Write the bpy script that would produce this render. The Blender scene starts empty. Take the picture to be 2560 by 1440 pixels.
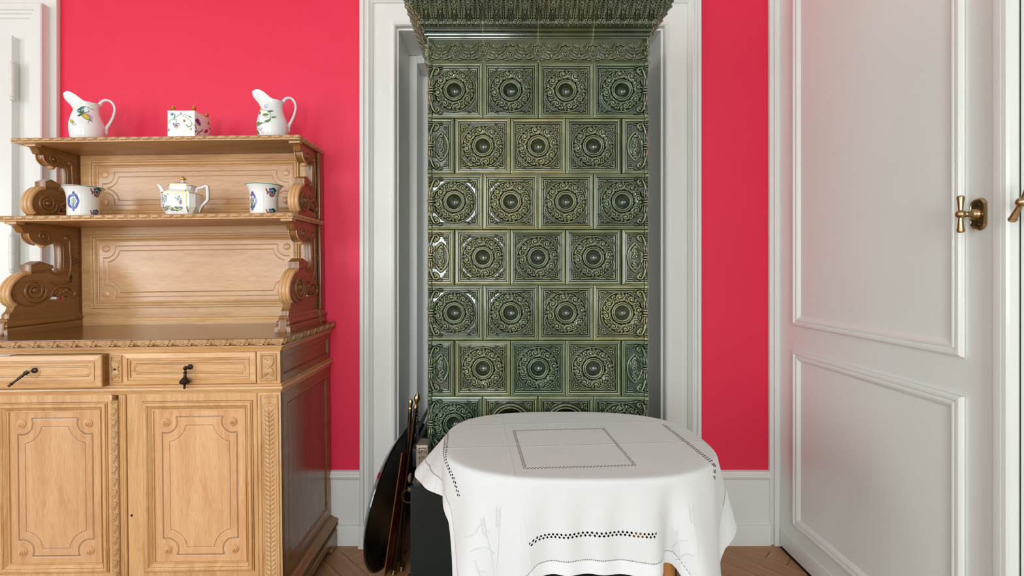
import bpy, bmesh, math, random
import numpy as np
from mathutils import Vector, Matrix
from mathutils.bvhtree import BVHTree
PI = math.pi
random.seed(7)
rng = np.random.RandomState(5)
scene = bpy.context.scene
COL = scene.collection

# ------------------------------------------------------------------ camera, light, exposure
CZ = 1.25                      # camera height; the camera looks straight along +Y
cam_d = bpy.data.cameras.new('camera')
cam = bpy.data.objects.new('camera', cam_d)
COL.objects.link(cam)
cam.location = (0, 0, CZ)
cam.rotation_euler = (PI/2, 0, 0)
cam_d.lens = 1200/2560*36
cam_d.sensor_width = 36
cam_d.shift_x = 30/2560
cam_d.shift_y = -45/2560
cam_d.clip_start = 0.02
scene.camera = cam
scene.view_settings.view_transform = 'Standard'
scene.view_settings.look = 'None'
scene.view_settings.gamma = 1
scene.view_settings.use_curve_mapping = False
scene.view_settings.exposure = -0.10
world = bpy.data.worlds.new('world')
scene.world = world
world.use_nodes = True
world.node_tree.nodes['Background'].inputs[0].default_value = (0.75, 0.87, 1, 1)
world.node_tree.nodes['Background'].inputs[1].default_value = 1.0
scene.cycles.max_bounces = 7
scene.cycles.diffuse_bounces = 4
scene.cycles.glossy_bounces = 4
scene.cycles.transparent_max_bounces = 6
scene.cycles.caustics_reflective = False
scene.cycles.caustics_refractive = False
scene.cycles.sample_clamp_indirect = 6.0

ROOM_L, ROOM_R, ROOM_B, ROOM_F, ROOM_H = -4.6, 1.30, -3.4, 2.2, 3.05
WINDOWS = [(-3.30, 0.70), (-0.48, 0.66)]          # (centre x, half width) in the wall behind the camera
WIN_Z = (0.55, 2.75)
LIGHT_W = [78, 180]
FILL_W, SIDE_Y = 125, (-2.3, -0.9)                # and a fill lamp in an added left-hand window, brightening the right-hand doors
for k, (wx, hw) in enumerate(WINDOWS):
    ld = bpy.data.lights.new('daylight_and_fill', 'AREA')
    ld.shape = 'RECTANGLE'
    ld.size = hw*2
    ld.size_y = WIN_Z[1]-WIN_Z[0]
    ld.energy = LIGHT_W[k]
    ld.color = (0.87, 0.955, 1.0)
    lo = bpy.data.objects.new('daylight_and_fill', ld)
    COL.objects.link(lo)
    lo.location = (wx, ROOM_B-0.16, sum(WIN_Z)/2)
    lo.rotation_euler = (PI/2, 0, 0)              # shines into the room, along +Y

ld = bpy.data.lights.new('daylight_and_fill', 'AREA')  # added fill lamp for the right-hand doors; no window is known here
ld.shape = 'RECTANGLE'
ld.size, ld.size_y, ld.energy, ld.color = SIDE_Y[1]-SIDE_Y[0], WIN_Z[1]-WIN_Z[0], FILL_W, (0.87, 0.955, 1.0)
lo = bpy.data.objects.new('daylight_and_fill', ld)
COL.objects.link(lo)
lo.location = (ROOM_L-0.12, sum(SIDE_Y)/2, sum(WIN_Z)/2)
lo.rotation_euler = (PI/2, 0, -PI/2)              # shines along +X

# ------------------------------------------------------------------ materials
def lin(r, g, b):
    f = lambda c: c/12.92 if c <= .04045 else ((c+.055)/1.055)**2.4
    return (f(r/255), f(g/255), f(b/255), 1)

class NT:
    def __init__(s, name):
        s.m = bpy.data.materials.new(name)
        s.m.use_nodes = True
        s.t = s.m.node_tree
        s.b = s.t.nodes['Principled BSDF']
        s.out = s.t.nodes['Material Output']
    def n(s, typ, **kw):
        nd = s.t.nodes.new(typ)
        for k, v in kw.items():
            setattr(nd, k, v)
        return nd
    def l(s, a, b):
        s.t.links.new(a, b)
    def set(s, sock, v):
        if isinstance(v, bpy.types.NodeSocket): s.l(v, sock)
        else: sock.default_value = v
    def math(s, op, a, b=None, c=None):
        nd = s.n('ShaderNodeMath', operation=op)
        for i, v in enumerate((a, b, c)):
            if v is not None: s.set(nd.inputs[i], v)
        return nd.outputs[0]
    def mix(s, f, a, b, mode='MIX'):
        nd = s.n('ShaderNodeMix', data_type='RGBA', blend_type=mode)
        s.set(nd.inputs[0], f); s.set(nd.inputs[6], a); s.set(nd.inputs[7], b)
        return nd.outputs[2]
    def coord(s, kind='Object', scale=(1, 1, 1), loc=(0, 0, 0)):
        tc = s.n('ShaderNodeTexCoord')
        mp = s.n('ShaderNodeMapping')
        mp.inputs['Scale'].default_value = scale
        mp.inputs['Location'].default_value = loc
        s.l(tc.outputs[kind], mp.inputs[0])
        return mp.outputs[0]
    def noise(s, vec, scale, detail=3, rough=.55, dist=0):
        nd = s.n('ShaderNodeTexNoise')
        s.l(vec, nd.inputs['Vector'])
        nd.inputs['Scale'].default_value = scale
        nd.inputs['Detail'].default_value = detail
        nd.inputs['Roughness'].default_value = rough
        nd.inputs['Distortion'].default_value = dist
        return nd.outputs[0]
    def ramp(s, v, stops):
        nd = s.n('ShaderNodeValToRGB')
        s.l(v, nd.inputs[0])
        e = nd.color_ramp.elements
        e[0].position, e[0].color = stops[0]
        e[1].position, e[1].color = stops[-1]
        for p, c in stops[1:-1]:
            x = e.new(p); x.color = c
        return nd.outputs[0]
    def bump(s, h, strength=.2, dist=.001, normal=None):
        nd = s.n('ShaderNodeBump')
        nd.inputs['Strength'].default_value = strength
        nd.inputs['Distance'].default_value = dist
        s.l(h, nd.inputs['Height'])
        if normal is not None: s.l(normal, nd.inputs['Normal'])
        return nd.outputs[0]
    def attr(s, name):
        nd = s.n('ShaderNodeAttribute')
        nd.attribute_name = name
        return nd.outputs['Fac']
    def fin(s, color=None, rough=None, metal=None, coat=None, coat_rough=None, spec=None, normal=None):
        for k, v in (('Base Color', color), ('Roughness', rough), ('Metallic', metal), ('Coat Weight', coat),
                     ('Coat Roughness', coat_rough), ('Specular IOR Level', spec), ('Normal', normal)):
            if v is not None: s.set(s.b.inputs[k], v)
        return s.m

def plain(name, c, rough=.5, metal=0, coat=None, var=.06, scale=20):
    m = NT(name)
    v = m.noise(m.coord(), scale, 4)
    dark = tuple(x*(1-var*2) for x in c[:3]) + (1,)
    lite = tuple(min(1, x*(1+var)) for x in c[:3]) + (1,)
    col = m.mix(v, dark, lite)
    nrm = m.bump(m.noise(m.coord(), scale*6, 2), .06, .0005)
    return m.fin(col, rough, metal, coat, normal=nrm)

def wood(name, axis, cols, rough=.34, coat=.25, fig=1.0):
    """axis 0/1/2: the direction the grain runs in"""
    m = NT(name)
    sc = [1.0, 1.0, 1.0]; sc[axis] = .10
    v1 = m.noise(m.coord(scale=sc), 22*fig, 5, .62, 1.2)
    s2 = [1.0, 1.0, 1.0]; s2[axis] = .05
    v2 = m.noise(m.coord(scale=s2, loc=(3, 5, 7)), 520, 3, .6)
    v3 = m.noise(m.coord(loc=(1, 2, 3)), 4.5, 2)
    base = m.ramp(v1, [(.25, cols[0]), (.5, cols[1]), (.8, cols[2])])
    fine = m.ramp(v2, [(.32, (.66, .60, .52, 1)), (.52, (1, 1, 1, 1))])
    col = m.mix(.72, base, fine, 'MULTIPLY')
    col = m.mix(m.math('MULTIPLY', v3, .35), col, cols[0])
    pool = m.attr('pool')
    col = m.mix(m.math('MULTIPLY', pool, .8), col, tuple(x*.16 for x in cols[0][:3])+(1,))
    rnd = m.n('ShaderNodeObjectInfo').outputs['Random']
    hsv = m.n('ShaderNodeHueSaturation')
    m.l(m.math('ADD', .93, m.math('MULTIPLY', rnd, .12)), hsv.inputs['Value'])
    m.l(col, hsv.inputs['Color'])
    nrm = m.bump(v2, .14, .0006)
    return m.fin(hsv.outputs[0], rough, 0, coat, .25, normal=nrm)

OAK = [lin(192, 142, 90), lin(219, 173, 119), lin(234, 195, 144)]
OAKP = [lin(202, 148, 100), lin(222, 174, 126), lin(234, 192, 146)]
oak_h = wood('oak_grain_across', 0, OAK)
oak_v = wood('oak_grain_upright', 2, OAK)
oak_panel = wood('oak_panel_grain_across', 0, OAKP, .30, .3)
oak_panel_v = wood('oak_panel_grain_upright', 2, OAKP, .36, .2)
oak_y = wood('oak_grain_deep', 1, OAK)
oak_top_shaded = wood('oak_worktop_shaded', 0, [lin(100, 60, 30), lin(132, 86, 46), lin(154, 106, 62)], .2, .5)  # same oak, browned to put the shade of level surfaces into its colour
oak_side = wood('oak_shaded_upright', 2, [lin(112, 68, 38), lin(136, 88, 52), lin(152, 104, 66)], .2, .5)  # same oak with the shade of the right-facing sides painted into its colour
oak_shaded_y = wood('oak_shaded_deep', 1, [lin(122, 80, 38), lin(146, 100, 52), lin(162, 116, 66)], .25, .4)  # likewise darkened for shade, on the brackets and side framing
floor_mat = wood('parquet_oak', 1, [lin(146, 100, 66), lin(180, 134, 94), lin(202, 160, 120)], .42, .1)
leg_wood = wood('table_leg_wood', 2, [lin(150, 96, 46), lin(178, 120, 62), lin(196, 140, 80)], .35, .2)

def paint(name, c, rough=.35, coat=.0):
    m = NT(name)
    v = m.noise(m.coord(), 2.2, 3)
    col = m.mix(v, tuple(x*.95 for x in c[:3])+(1,), c)
    b = m.noise(m.coord(), 60, 2)
    return m.fin(col, rough, 0, coat, normal=m.bump(b, .05, .0006))
white_paint = paint('white_gloss_paint', lin(232, 232, 226), .28)
door_paint = paint('grey_white_door_paint', lin(238, 241, 234), .28, .1)
niche_paint = paint('niche_paint', lin(243, 243, 238), .4)
ceiling_paint = paint('ceiling_paint', lin(240, 240, 238), .8)

def red_wall_mat():
    m = NT('crimson_wall_fabric')
    v = m.noise(m.coord(), 3.0, 3)
    col = m.mix(v, lin(224, 22, 64), lin(234, 32, 74))
    weave = m.noise(m.coord(scale=(1, 1, 1)), 420, 2)
    col = m.mix(m.math('MULTIPLY', weave, .12), col, lin(246, 80, 104))
    return m.fin(col, .55, 0, normal=m.bump(weave, .15, .0006))
red_paint = red_wall_mat()

def glaze_mat():
    m = NT('green_stove_glaze')
    pool = m.attr('pool')
    rnd = m.n('ShaderNodeObjectInfo').outputs['Random']
    big = m.noise(m.coord(), 13, 3)
    lite = m.mix(rnd, lin(180, 174, 126), lin(124, 142, 106))
    mid = m.mix(rnd, lin(70, 76, 40), lin(38, 58, 38))
    dark = m.mix(rnd, lin(20, 24, 20), lin(8, 20, 22))
    t = m.math('ADD', pool, m.math('MULTIPLY', m.math('SUBTRACT', big, .5), .40))
    nd = m.n('ShaderNodeMapRange'); m.l(t, nd.inputs[0])
    nd.inputs[1].default_value = -.02; nd.inputs[2].default_value = .27
    c = m.mix(nd.outputs[0], lite, mid)
    nd2 = m.n('ShaderNodeMapRange'); m.l(t, nd2.inputs[0])
    nd2.inputs[1].default_value = .32; nd2.inputs[2].default_value = .60
    c = m.mix(nd2.outputs[0], c, dark)
    b = m.noise(m.coord(), 90, 2)
    return m.fin(c, .16, 0, .7, .07, .55, m.bump(b, .22, .0016))
glaze = glaze_mat()
def glaze_flat(name, a, b):
    m = NT(name)
    v = m.noise(m.coord(), 7, 4)
    return m.fin(m.mix(v, a, b), .12, 0, 0, .03, .35, m.bump(m.noise(m.coord(), 40, 2), .06, .001))
glaze_dark = glaze_flat('dark_green_plinth_glaze', lin(8, 18, 20), lin(22, 36, 34))
grout = plain('pale_grout', lin(150, 144, 120), .8)
soot = plain('sooty_clay', lin(42, 38, 34), .9)

brass = plain('aged_brass', lin(184, 162, 118), .2, 1)
brass_dark = plain('tarnished_brass', lin(88, 80, 60), .3, 1)
iron = plain('dark_iron', lin(44, 46, 52), .34, 1)
steel = plain('worn_steel', lin(150, 140, 126), .42, .85)
bronze = plain('dark_bronze', lin(70, 62, 56), .3, 1)
black_lacquer = plain('black_lacquer', lin(14, 14, 15), .16, 0, .5)
maroon = plain('maroon_lacquer', lin(70, 14, 20), .25, 0, .3)
gilt_edge = plain('gilt_edge', lin(190, 130, 62), .35, .6)
gold = plain('gilding', lin(214, 178, 88), .2, 1)
porcelain = plain('white_porcelain', lin(240, 242, 240), .07, 0, .5, .01)
chipped = plain('bare_chipped_clay', lin(176, 138, 96), .8)
def pm(name, c): return plain(name, lin(*c), .2, 0, .4, .15, 300)
P_GREEN, P_TEAL, P_YEL = pm('painted_green', (98, 140, 72)), pm('painted_teal', (52, 132, 116)), pm('painted_yellow', (226, 206, 60))
P_LILAC, P_BLUE, P_RED = pm('painted_lilac', (212, 170, 208)), pm('painted_blue', (62, 96, 190)), pm('painted_rust', (182, 76, 34))
P_ORAN, P_NAVY, P_DKG = pm('painted_orange', (222, 160, 76)), pm('painted_navy', (34, 46, 104)), pm('painted_dark_green', (38, 74, 62))
P_GREY, P_PURP, P_WHITE = pm('painted_grey_blue', (130, 152, 166)), pm('painted_purple', (86, 66, 150)), pm('painted_white', (238, 240, 240))
P_BROWN, P_CRIM, P_SKY = pm('painted_brown', (112, 62, 40)), pm('painted_crimson', (180, 34, 92)), pm('painted_pale_blue', (176, 200, 226))
P_GOLD = gold
PAINTS = [P_GREEN, P_TEAL, P_YEL, P_LILAC, P_BLUE, P_RED, P_ORAN, P_NAVY, P_DKG, P_GREY, P_PURP, P_WHITE, P_BROWN, P_CRIM, P_SKY, P_GOLD]
GREEN, TEAL, YEL, LILAC, BLUE, RED, ORAN, NAVY, DKG, GREY, PURP, WHITE, BROWN, CRIM, SKY, GOLD = range(16)

# ------------------------------------------------------------------ object helpers
def tag(o, label=None, cat=None, group=None, kind=None):
    if label: o['label'] = label
    if cat: o['category'] = cat
    if group: o['group'] = group
    if kind: o['kind'] = kind
    return o
def empty(name, loc, label=None, cat=None, group=None):
    o = bpy.data.objects.new(name, None)
    o.empty_display_size = .05
    COL.objects.link(o)
    o.location = loc
    return tag(o, label, cat, group)
def chain_loc(p):
    v = Vector((0, 0, 0))
    while p is not None:
        v += p.location; p = p.parent
    return v
def put(name, me, mats, parent=None, world=False, angle=32, flat=False, loc=None):
    """link a mesh as one object; world=True: its coordinates are world ones"""
    if mats is not None and len(me.materials) == 0:
        for mm in (mats if isinstance(mats, (list, tuple)) else [mats]): me.materials.append(mm)
    if not flat:
        me.shade_smooth()
        me.set_sharp_from_angle(angle=math.radians(angle))
    if world and parent is not None:
        me.transform(Matrix.Translation(-chain_loc(parent)))
    o = bpy.data.objects.new(name, me)
    COL.objects.link(o)
    if parent is not None: o.parent = parent
    if loc is not None: o.location = loc
    return o
def mk(V, F, name='mesh'):
    me = bpy.data.meshes.new(name)
    me.from_pydata([tuple(map(float, v)) for v in V], [], [tuple(map(int, f)) for f in F])
    me.update()
    return me
class MB:
    """collects simple solids into one mesh"""
    def __init__(s): s.V, s.F = [], []
    def add(s, V, F):
        o = len(s.V)
        s.V += [tuple(v) for v in V]; s.F += [tuple(i+o for i in f) for f in F]
        return s
    def box(s, x0, x1, y0, y1, z0, z1, bev=0.0):
        bm = bmesh.new()
        bmesh.ops.create_cube(bm, size=1)
        for v in bm.verts:
            v.co = Vector((x0+(v.co.x+.5)*(x1-x0), y0+(v.co.y+.5)*(y1-y0), z0+(v.co.z+.5)*(z1-z0)))
        if bev > 0:
            bmesh.ops.bevel(bm, geom=bm.edges[:], offset=bev, segments=2, affect='EDGES', profile=.6)
        bm.verts.index_update()
        s.add([v.co[:] for v in bm.verts], [[v.index for v in f.verts] for f in bm.faces])
        bm.free()
        return s
    def lathe(s, prof, c=(0, 0, 0), axis=(0, 0, 1), n=32, cap=True):
        ax = Vector(axis).normalized()
        q = Vector((0, 0, 1)).rotation_difference(ax)
        V, F = [], []
        for r, z in prof:
            for k in range(n):
                a = 2*PI*k/n
                V.append(tuple(q @ Vector((r*math.cos(a), r*math.sin(a), z)) + Vector(c)))
        m = len(prof)
        for j in range(m-1):
            for k in range(n):
                F.append((j*n+k, j*n+(k+1) % n, (j+1)*n+(k+1) % n, (j+1)*n+k))
        if cap:
            F.append(tuple(range(n-1, -1, -1)))
            F.append(tuple((m-1)*n+k for k in range(n)))
        return s.add(V, F)
    def tube(s, pts, r, n=10, flat=1.0, up=(0, 0, 1), cap=True):
        pts = [Vector(p) for p in pts]
        m = len(pts)
        rr = r if hasattr(r, '__len__') else [r]*m
        V, F = [], []
        prev = None
        for i, p in enumerate(pts):
            t = (pts[min(i+1, m-1)]-pts[max(i-1, 0)]).normalized()
            if prev is None:
                a = Vector(up)
                if abs(a.dot(t)) > .95: a = Vector((1, 0, 0))
                a = (a-t*a.dot(t)).normalized()
            else:
                a = (prev-t*prev.dot(t)).normalized()
            prev = a
            b = t.cross(a)
            for k in range(n):
                th = 2*PI*k/n
                V.append(tuple(p + a*math.cos(th)*rr[i] + b*math.sin(th)*rr[i]*flat))
        for i in range(m-1):
            for k in range(n):
                F.append((i*n+k, i*n+(k+1) % n, (i+1)*n+(k+1) % n, (i+1)*n+k))
        if cap:
            F.append(tuple(range(n-1, -1, -1)))
            F.append(tuple((m-1)*n+k for k in range(n)))
        return s.add(V, F)
    def ring(s, c, R, r, normal=(0, 1, 0), n=20, m=8, sx=1.0):
        q = Vector((0, 0, 1)).rotation_difference(Vector(normal).normalized())
        V, F = [], []
        for i in range(n):
            a = 2*PI*i/n
            for k in range(m):
                b = 2*PI*k/m
                V.append(tuple(q @ Vector(((R+r*math.cos(b))*math.cos(a)*sx, (R+r*math.cos(b))*math.sin(a), r*math.sin(b))) + Vector(c)))
        for i in range(n):
            for k in range(m):
                F.append((i*m+k, ((i+1) % n)*m+k, ((i+1) % n)*m+(k+1) % m, i*m+(k+1) % m))
        return s.add(V, F)
    def frame(s, u0, u1, v0, v1, prof, place, fill=True):
        """mitred moulding round a rectangle; prof = (inset, height) outside in"""
        V, F = [], []
        for (i, h) in prof:
            for (u, v) in ((u0+i, v0+i), (u1-i, v0+i), (u1-i, v1-i), (u0+i, v1-i)):
                V.append(place(u, v, h))
        for j in range(len(prof)-1):
            for k in range(4):
                F.append((j*4+k, j*4+(k+1) % 4, (j+1)*4+(k+1) % 4, (j+1)*4+k))
        if fill:
            q = (len(prof)-1)*4
            F.append((q, q+1, q+2, q+3))
        return s.add(V, F)
    def ledge(s, xl, xr, yb, yf, prof, cap=True):
        """moulding round the left, front and right of a box; prof = (outset, z) from the bottom up"""
        V, F = [], []
        for (o, z) in prof:
            V += [(xl-o, yb, z), (xl-o, yf-o, z), (xr+o, yf-o, z), (xr+o, yb, z)]
        for j in range(len(prof)-1):
            for k in range(3):
                F.append((j*4+k, j*4+k+1, (j+1)*4+k+1, (j+1)*4+k))
            F.append((j*4+3, j*4, (j+1)*4, (j+1)*4+3))
        if cap:
            F.append((3, 2, 1, 0))
            q = (len(prof)-1)*4
            F.append((q, q+1, q+2, q+3))
        return s.add(V, F)
    def mesh(s, name='mesh'): return mk(s.V, s.F, name)
    def put(s, name, mat, parent=None, world=False, angle=32, **k):
        return put(name, s.mesh(name), mat, parent, world, angle, **k)
front = lambda y0: (lambda u, v, h: (u, y0-h, v))
right = lambda x0: (lambda u, v, h: (x0+h, u, v))
wallR = lambda x0: (lambda u, v, h: (x0-h, -u, v))

# ------------------------------------------------------------------ height fields for carving and relief
class HF:
    inkw = .85
    def __init__(s, W, H, d, ny=None):
        s.W, s.H = W, H
        s.nx, s.ny = int(round(W/d))+1, (ny or int(round(H/d))+1)
        s.x, s.y = np.linspace(0, W, s.nx), np.linspace(0, H, s.ny)
        s.X, s.Y = np.meshgrid(s.x, s.y)
        s.Z = np.zeros_like(s.X); s.B = s.Z; s.ink = np.zeros_like(s.X)
    def snap(s): s.B = s.Z.copy(); return s
    def win(s, x0, x1, y0, y1):
        i0, i1 = np.searchsorted(s.x, [x0, x1]); j0, j1 = np.searchsorted(s.y, [y0, y1])
        return slice(j0, j1), slice(i0, i1)
    def seg(s, a, b, ra, rb, h, p=.5):
        r = max(ra, rb)
        w = s.win(min(a[0], b[0])-r, max(a[0], b[0])+r, min(a[1], b[1])-r, max(a[1], b[1])+r)
        X, Y = s.X[w], s.Y[w]
        if X.size == 0: return
        dx, dy = b[0]-a[0], b[1]-a[1]
        L2 = dx*dx+dy*dy+1e-12
        t = np.clip(((X-a[0])*dx+(Y-a[1])*dy)/L2, 0, 1)
        d = np.hypot(X-a[0]-t*dx, Y-a[1]-t*dy)
        rr = ra+(rb-ra)*t
        q = np.clip(1-(d/rr)**2, 0, 1)
        s.Z[w] = np.where(q > 0, np.maximum(s.Z[w], s.B[w]+h*(rr/r)**.5*q**p), s.Z[w])
    def line(s, pts, r0, r1, h, p=.5):
        n = len(pts)-1
        for i in range(n):
            s.seg(pts[i], pts[i+1], r0+(r1-r0)*i/n, r0+(r1-r0)*(i+1)/n, h, p)
    def blob(s, x, y, a, b, ang, h, p=.5):
        r = max(a, b); w = s.win(x-r, x+r, y-r, y+r)
        X, Y = s.X[w]-x, s.Y[w]-y
        c, sn = math.cos(ang), math.sin(ang)
        q = np.clip(1-((X*c+Y*sn)/a)**2-((-X*sn+Y*c)/b)**2, 0, 1)
        s.Z[w] = np.where(q > 0, np.maximum(s.Z[w], s.B[w]+h*q**p), s.Z[w])
    def leaf(s, x, y, L, wd, ang, h, vein=.35):
        w = s.win(x-L, x+L, y-L, y+L)
        X, Y = s.X[w]-x, s.Y[w]-y
        c, sn = math.cos(ang), math.sin(ang)
        t = (X*c+Y*sn)/L; q = (-X*sn+Y*c)
        tt = np.clip(t, 0, 1)
        wt = wd*np.sin(PI*tt**.75)+1e-9
        e = np.clip(1-(q/wt)**2, 0, 1)*((t > 0) & (t < 1))
        hh = h*e**.5*(.45+.55*np.sin(PI*tt))*(1-vein*np.exp(-(q/(wd*.2))**2))
        s.Z[w] = np.where(e > 0, np.maximum(s.Z[w], s.B[w]+hh), s.Z[w])
    def dist(s, pts, R):
        D = np.full_like(s.X, 9.0)
        for i in range(len(pts)-1):
            a, b = pts[i], pts[i+1]
            w = s.win(min(a[0], b[0])-R, max(a[0], b[0])+R, min(a[1], b[1])-R, max(a[1], b[1])+R)
            X, Y = s.X[w], s.Y[w]
            if X.size == 0: continue
            dx, dy = b[0]-a[0], b[1]-a[1]
            t = np.clip(((X-a[0])*dx+(Y-a[1])*dy)/(dx*dx+dy*dy+1e-12), 0, 1)
            D[w] = np.minimum(D[w], np.hypot(X-a[0]-t*dx, Y-a[1]-t*dy))
        return D
    def groove(s, pts, wd, depth):
        e = np.exp(-(s.dist(pts, wd*3)/wd)**2); s.Z = s.Z-depth*e; s.ink = np.maximum(s.ink, e)
    def pool(s, k=3, gain=260.0, bias=.32):
        Zb = s.Z.copy()
        for _ in range(k):
            P = np.pad(Zb, 1, 'edge')
            Zb = (P[1:-1, 1:-1]*2+P[:-2, 1:-1]+P[2:, 1:-1]+P[1:-1, :-2]+P[1:-1, 2:])/6
        return np.clip(bias+(Zb-s.Z)*gain+s.ink*s.inkw, 0, 1)
    def sample(s, u, v):
        fu = np.clip(u/s.W*(s.nx-1), 0, s.nx-1.001); fv = np.clip(v/s.H*(s.ny-1), 0, s.ny-1.001)
        i, j = fu.astype(int), fv.astype(int); a, b = fu-i, fv-j
        g = lambda Z: Z[j, i]*(1-a)*(1-b)+Z[j, i+1]*a*(1-b)+Z[j+1, i]*(1-a)*b+Z[j+1, i+1]*a*b
        return g
def grid_mesh(P, pool=None, name='relief', flip=False):
    ny, nx = P.shape[:2]
    me = bpy.data.meshes.new(name)
    idx = np.arange(nx*ny).reshape(ny, nx)
    a, b, c, d = idx[:-1, :-1].ravel(), idx[:-1, 1:].ravel(), idx[1:, 1:].ravel(), idx[1:, :-1].ravel()
    F = np.stack([a, d, c, b] if flip else [a, b, c, d], 1).astype(np.int32)
    me.vertices.add(nx*ny); me.vertices.foreach_set('co', P.reshape(-1).astype(np.float32))
    me.loops.add(F.size); me.loops.foreach_set('vertex_index', F.ravel())
    me.polygons.add(len(F)); me.polygons.foreach_set('loop_start', np.arange(0, F.size, 4, dtype=np.int32))
    me.update(calc_edges=True)
    if pool is not None:
        at = me.attributes.new('pool', 'FLOAT', 'POINT')
        at.data.foreach_set('value', pool.ravel().astype(np.float32))
    me.validate()
    return me
def relief_mesh(hf, place, thick=.01, pool=None, name='relief'):
    if pool is None: pool = hf.pool()
    U, V, Z = (np.pad(A, 1, 'edge') for A in (hf.X, hf.Y, hf.Z))
    Q = np.pad(pool, 1, 'edge')
    Z[0, :] = Z[-1, :] = Z[:, 0] = Z[:, -1] = -thick
    x, y, z = place(U, V, Z)
    P = np.stack([x+0*U, y+0*U, z+0*U], -1)
    return grid_mesh(P, Q, name)
def spiral(cx, cy, r0, r1, a0, turns, n=26):
    return [(cx+(r0+(r1-r0)*i/n)*math.cos(a0+turns*2*PI*i/n), cy+(r0+(r1-r0)*i/n)*math.sin(a0+turns*2*PI*i/n)) for i in range(n+1)]
def arc(cx, cy, r, a0, a1, n=14):
    return [(cx+r*math.cos(a0+(a1-a0)*i/n), cy+r*math.sin(a0+(a1-a0)*i/n)) for i in range(n+1)]
def crv(pts, n=6):
    """Catmull-Rom through points"""
    P = [np.array(p[:2], float) for p in pts]
    P = [2*P[0]-P[1]]+P+[2*P[-1]-P[-2]]
    out = []
    for i in range(1, len(P)-2):
        for k in range(n):
            t = k/n
            out.append(tuple(.5*((2*P[i])+(-P[i-1]+P[i+1])*t+(2*P[i-1]-5*P[i]+4*P[i+1]-P[i+2])*t*t+(-P[i-1]+3*P[i]-3*P[i+1]+P[i+2])*t**3)))
    out.append(tuple(P[-2]))
    return out
def crv_corners(pts, n=5):
    """closed outline; points marked with a third value are corners"""
    k0 = next(i for i, p in enumerate(pts) if len(p) > 2)
    pts = pts[k0:]+pts[:k0]+[pts[k0]]
    out, run = [], [pts[0]]
    for p in pts[1:]:
        run.append(p)
        if len(p) > 2:
            out += (crv(run, n)[:-1] if len(run) > 2 else [run[0][:2]])
            run = [p]
    return out
def poly_solid(outer, holes, x0, x1, bevel=0.0):
    """outline in (y, z) extruded along x from x0 to x1"""
    cu = bpy.data.curves.new('outline', 'CURVE')
    cu.dimensions = '2D'; cu.fill_mode = 'BOTH'
    cu.extrude = abs(x1-x0)/2-bevel; cu.bevel_depth = bevel; cu.bevel_resolution = 1
    cu.offset = -bevel
    for ring in [outer]+list(holes):
        sp = cu.splines.new('POLY'); sp.points.add(len(ring)-1); sp.use_cyclic_u = True
        for i, p in enumerate(ring): sp.points[i].co = (p[0], p[1], 0, 1)
    ob = bpy.data.objects.new('outline', cu)
    me = bpy.data.meshes.new_from_object(ob)
    bpy.data.objects.remove(ob)
    co = np.empty(len(me.vertices)*3, np.float32); me.vertices.foreach_get('co', co)
    co = co.reshape(-1, 3)
    me.vertices.foreach_set('co', np.stack([co[:, 2]+(x0+x1)/2, co[:, 0], co[:, 1]], 1).ravel())
    me.update()
    me.materials.clear()
    return me
def join_meshes(ms):
    bm = bmesh.new()
    for m in ms: bm.from_mesh(m)
    me = bpy.data.meshes.new('joined'); bm.to_mesh(me); bm.free()
    for m in ms: bpy.data.meshes.remove(m)
    return me
def relief_ledge(xl, xr, yb, yf, prof, hf, d, sides='LFR'):
    """moulding round left/front/right carrying a carved pattern; hf.x repeats along the run, hf.y follows the profile"""
    prof = np.array(prof, float)
    ds = np.r_[0, np.cumsum(np.hypot(*np.diff(prof, axis=0).T))]; S = ds[-1]
    ns = hf.ny
    s = np.linspace(0, S, ns)
    o, z = np.interp(s, ds, prof[:, 0]), np.interp(s, ds, prof[:, 1])
    do, dz = np.gradient(o), np.gradient(z); L = np.hypot(do, dz)+1e-9
    no, nz = dz/L, -do/L
    PO = hf.pool()
    ms = []
    for side in sides:
        if side == 'F': a0, a1, len0 = xl, xr, xr-xl
        else: a0, a1, len0 = yf, yb, yb-yf
        n = int((len0+.1)/d)
        K = np.linspace(0, 1, n)[None, :]
        oo, zz = o[:, None], z[:, None]
        if side == 'F': A = (a0-oo)+(a1-a0+2*oo)*K
        else: A = (a0-oo)+(a1-a0+oo)*K
        g = hf.sample(np.mod(A, hf.W), (s/S*hf.H)[:, None]+0*A)
        h, q = g(hf.Z), g(PO)
        edge = np.clip(np.minimum(K, 1-K if side == 'F' else 1.0)*n/3, 0, 1)
        h = h*edge
        off = oo+no[:, None]*h; zc = zz+nz[:, None]*h
        if side == 'F': P = np.stack([A, yf-off, zc], -1); fl = False
        elif side == 'R': P = np.stack([xr+off, A, zc], -1); fl = False
        else: P = np.stack([xl-off, A, zc], -1); fl = True
        ms.append(grid_mesh(P, q, 'carved', fl))
    return ms

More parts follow.
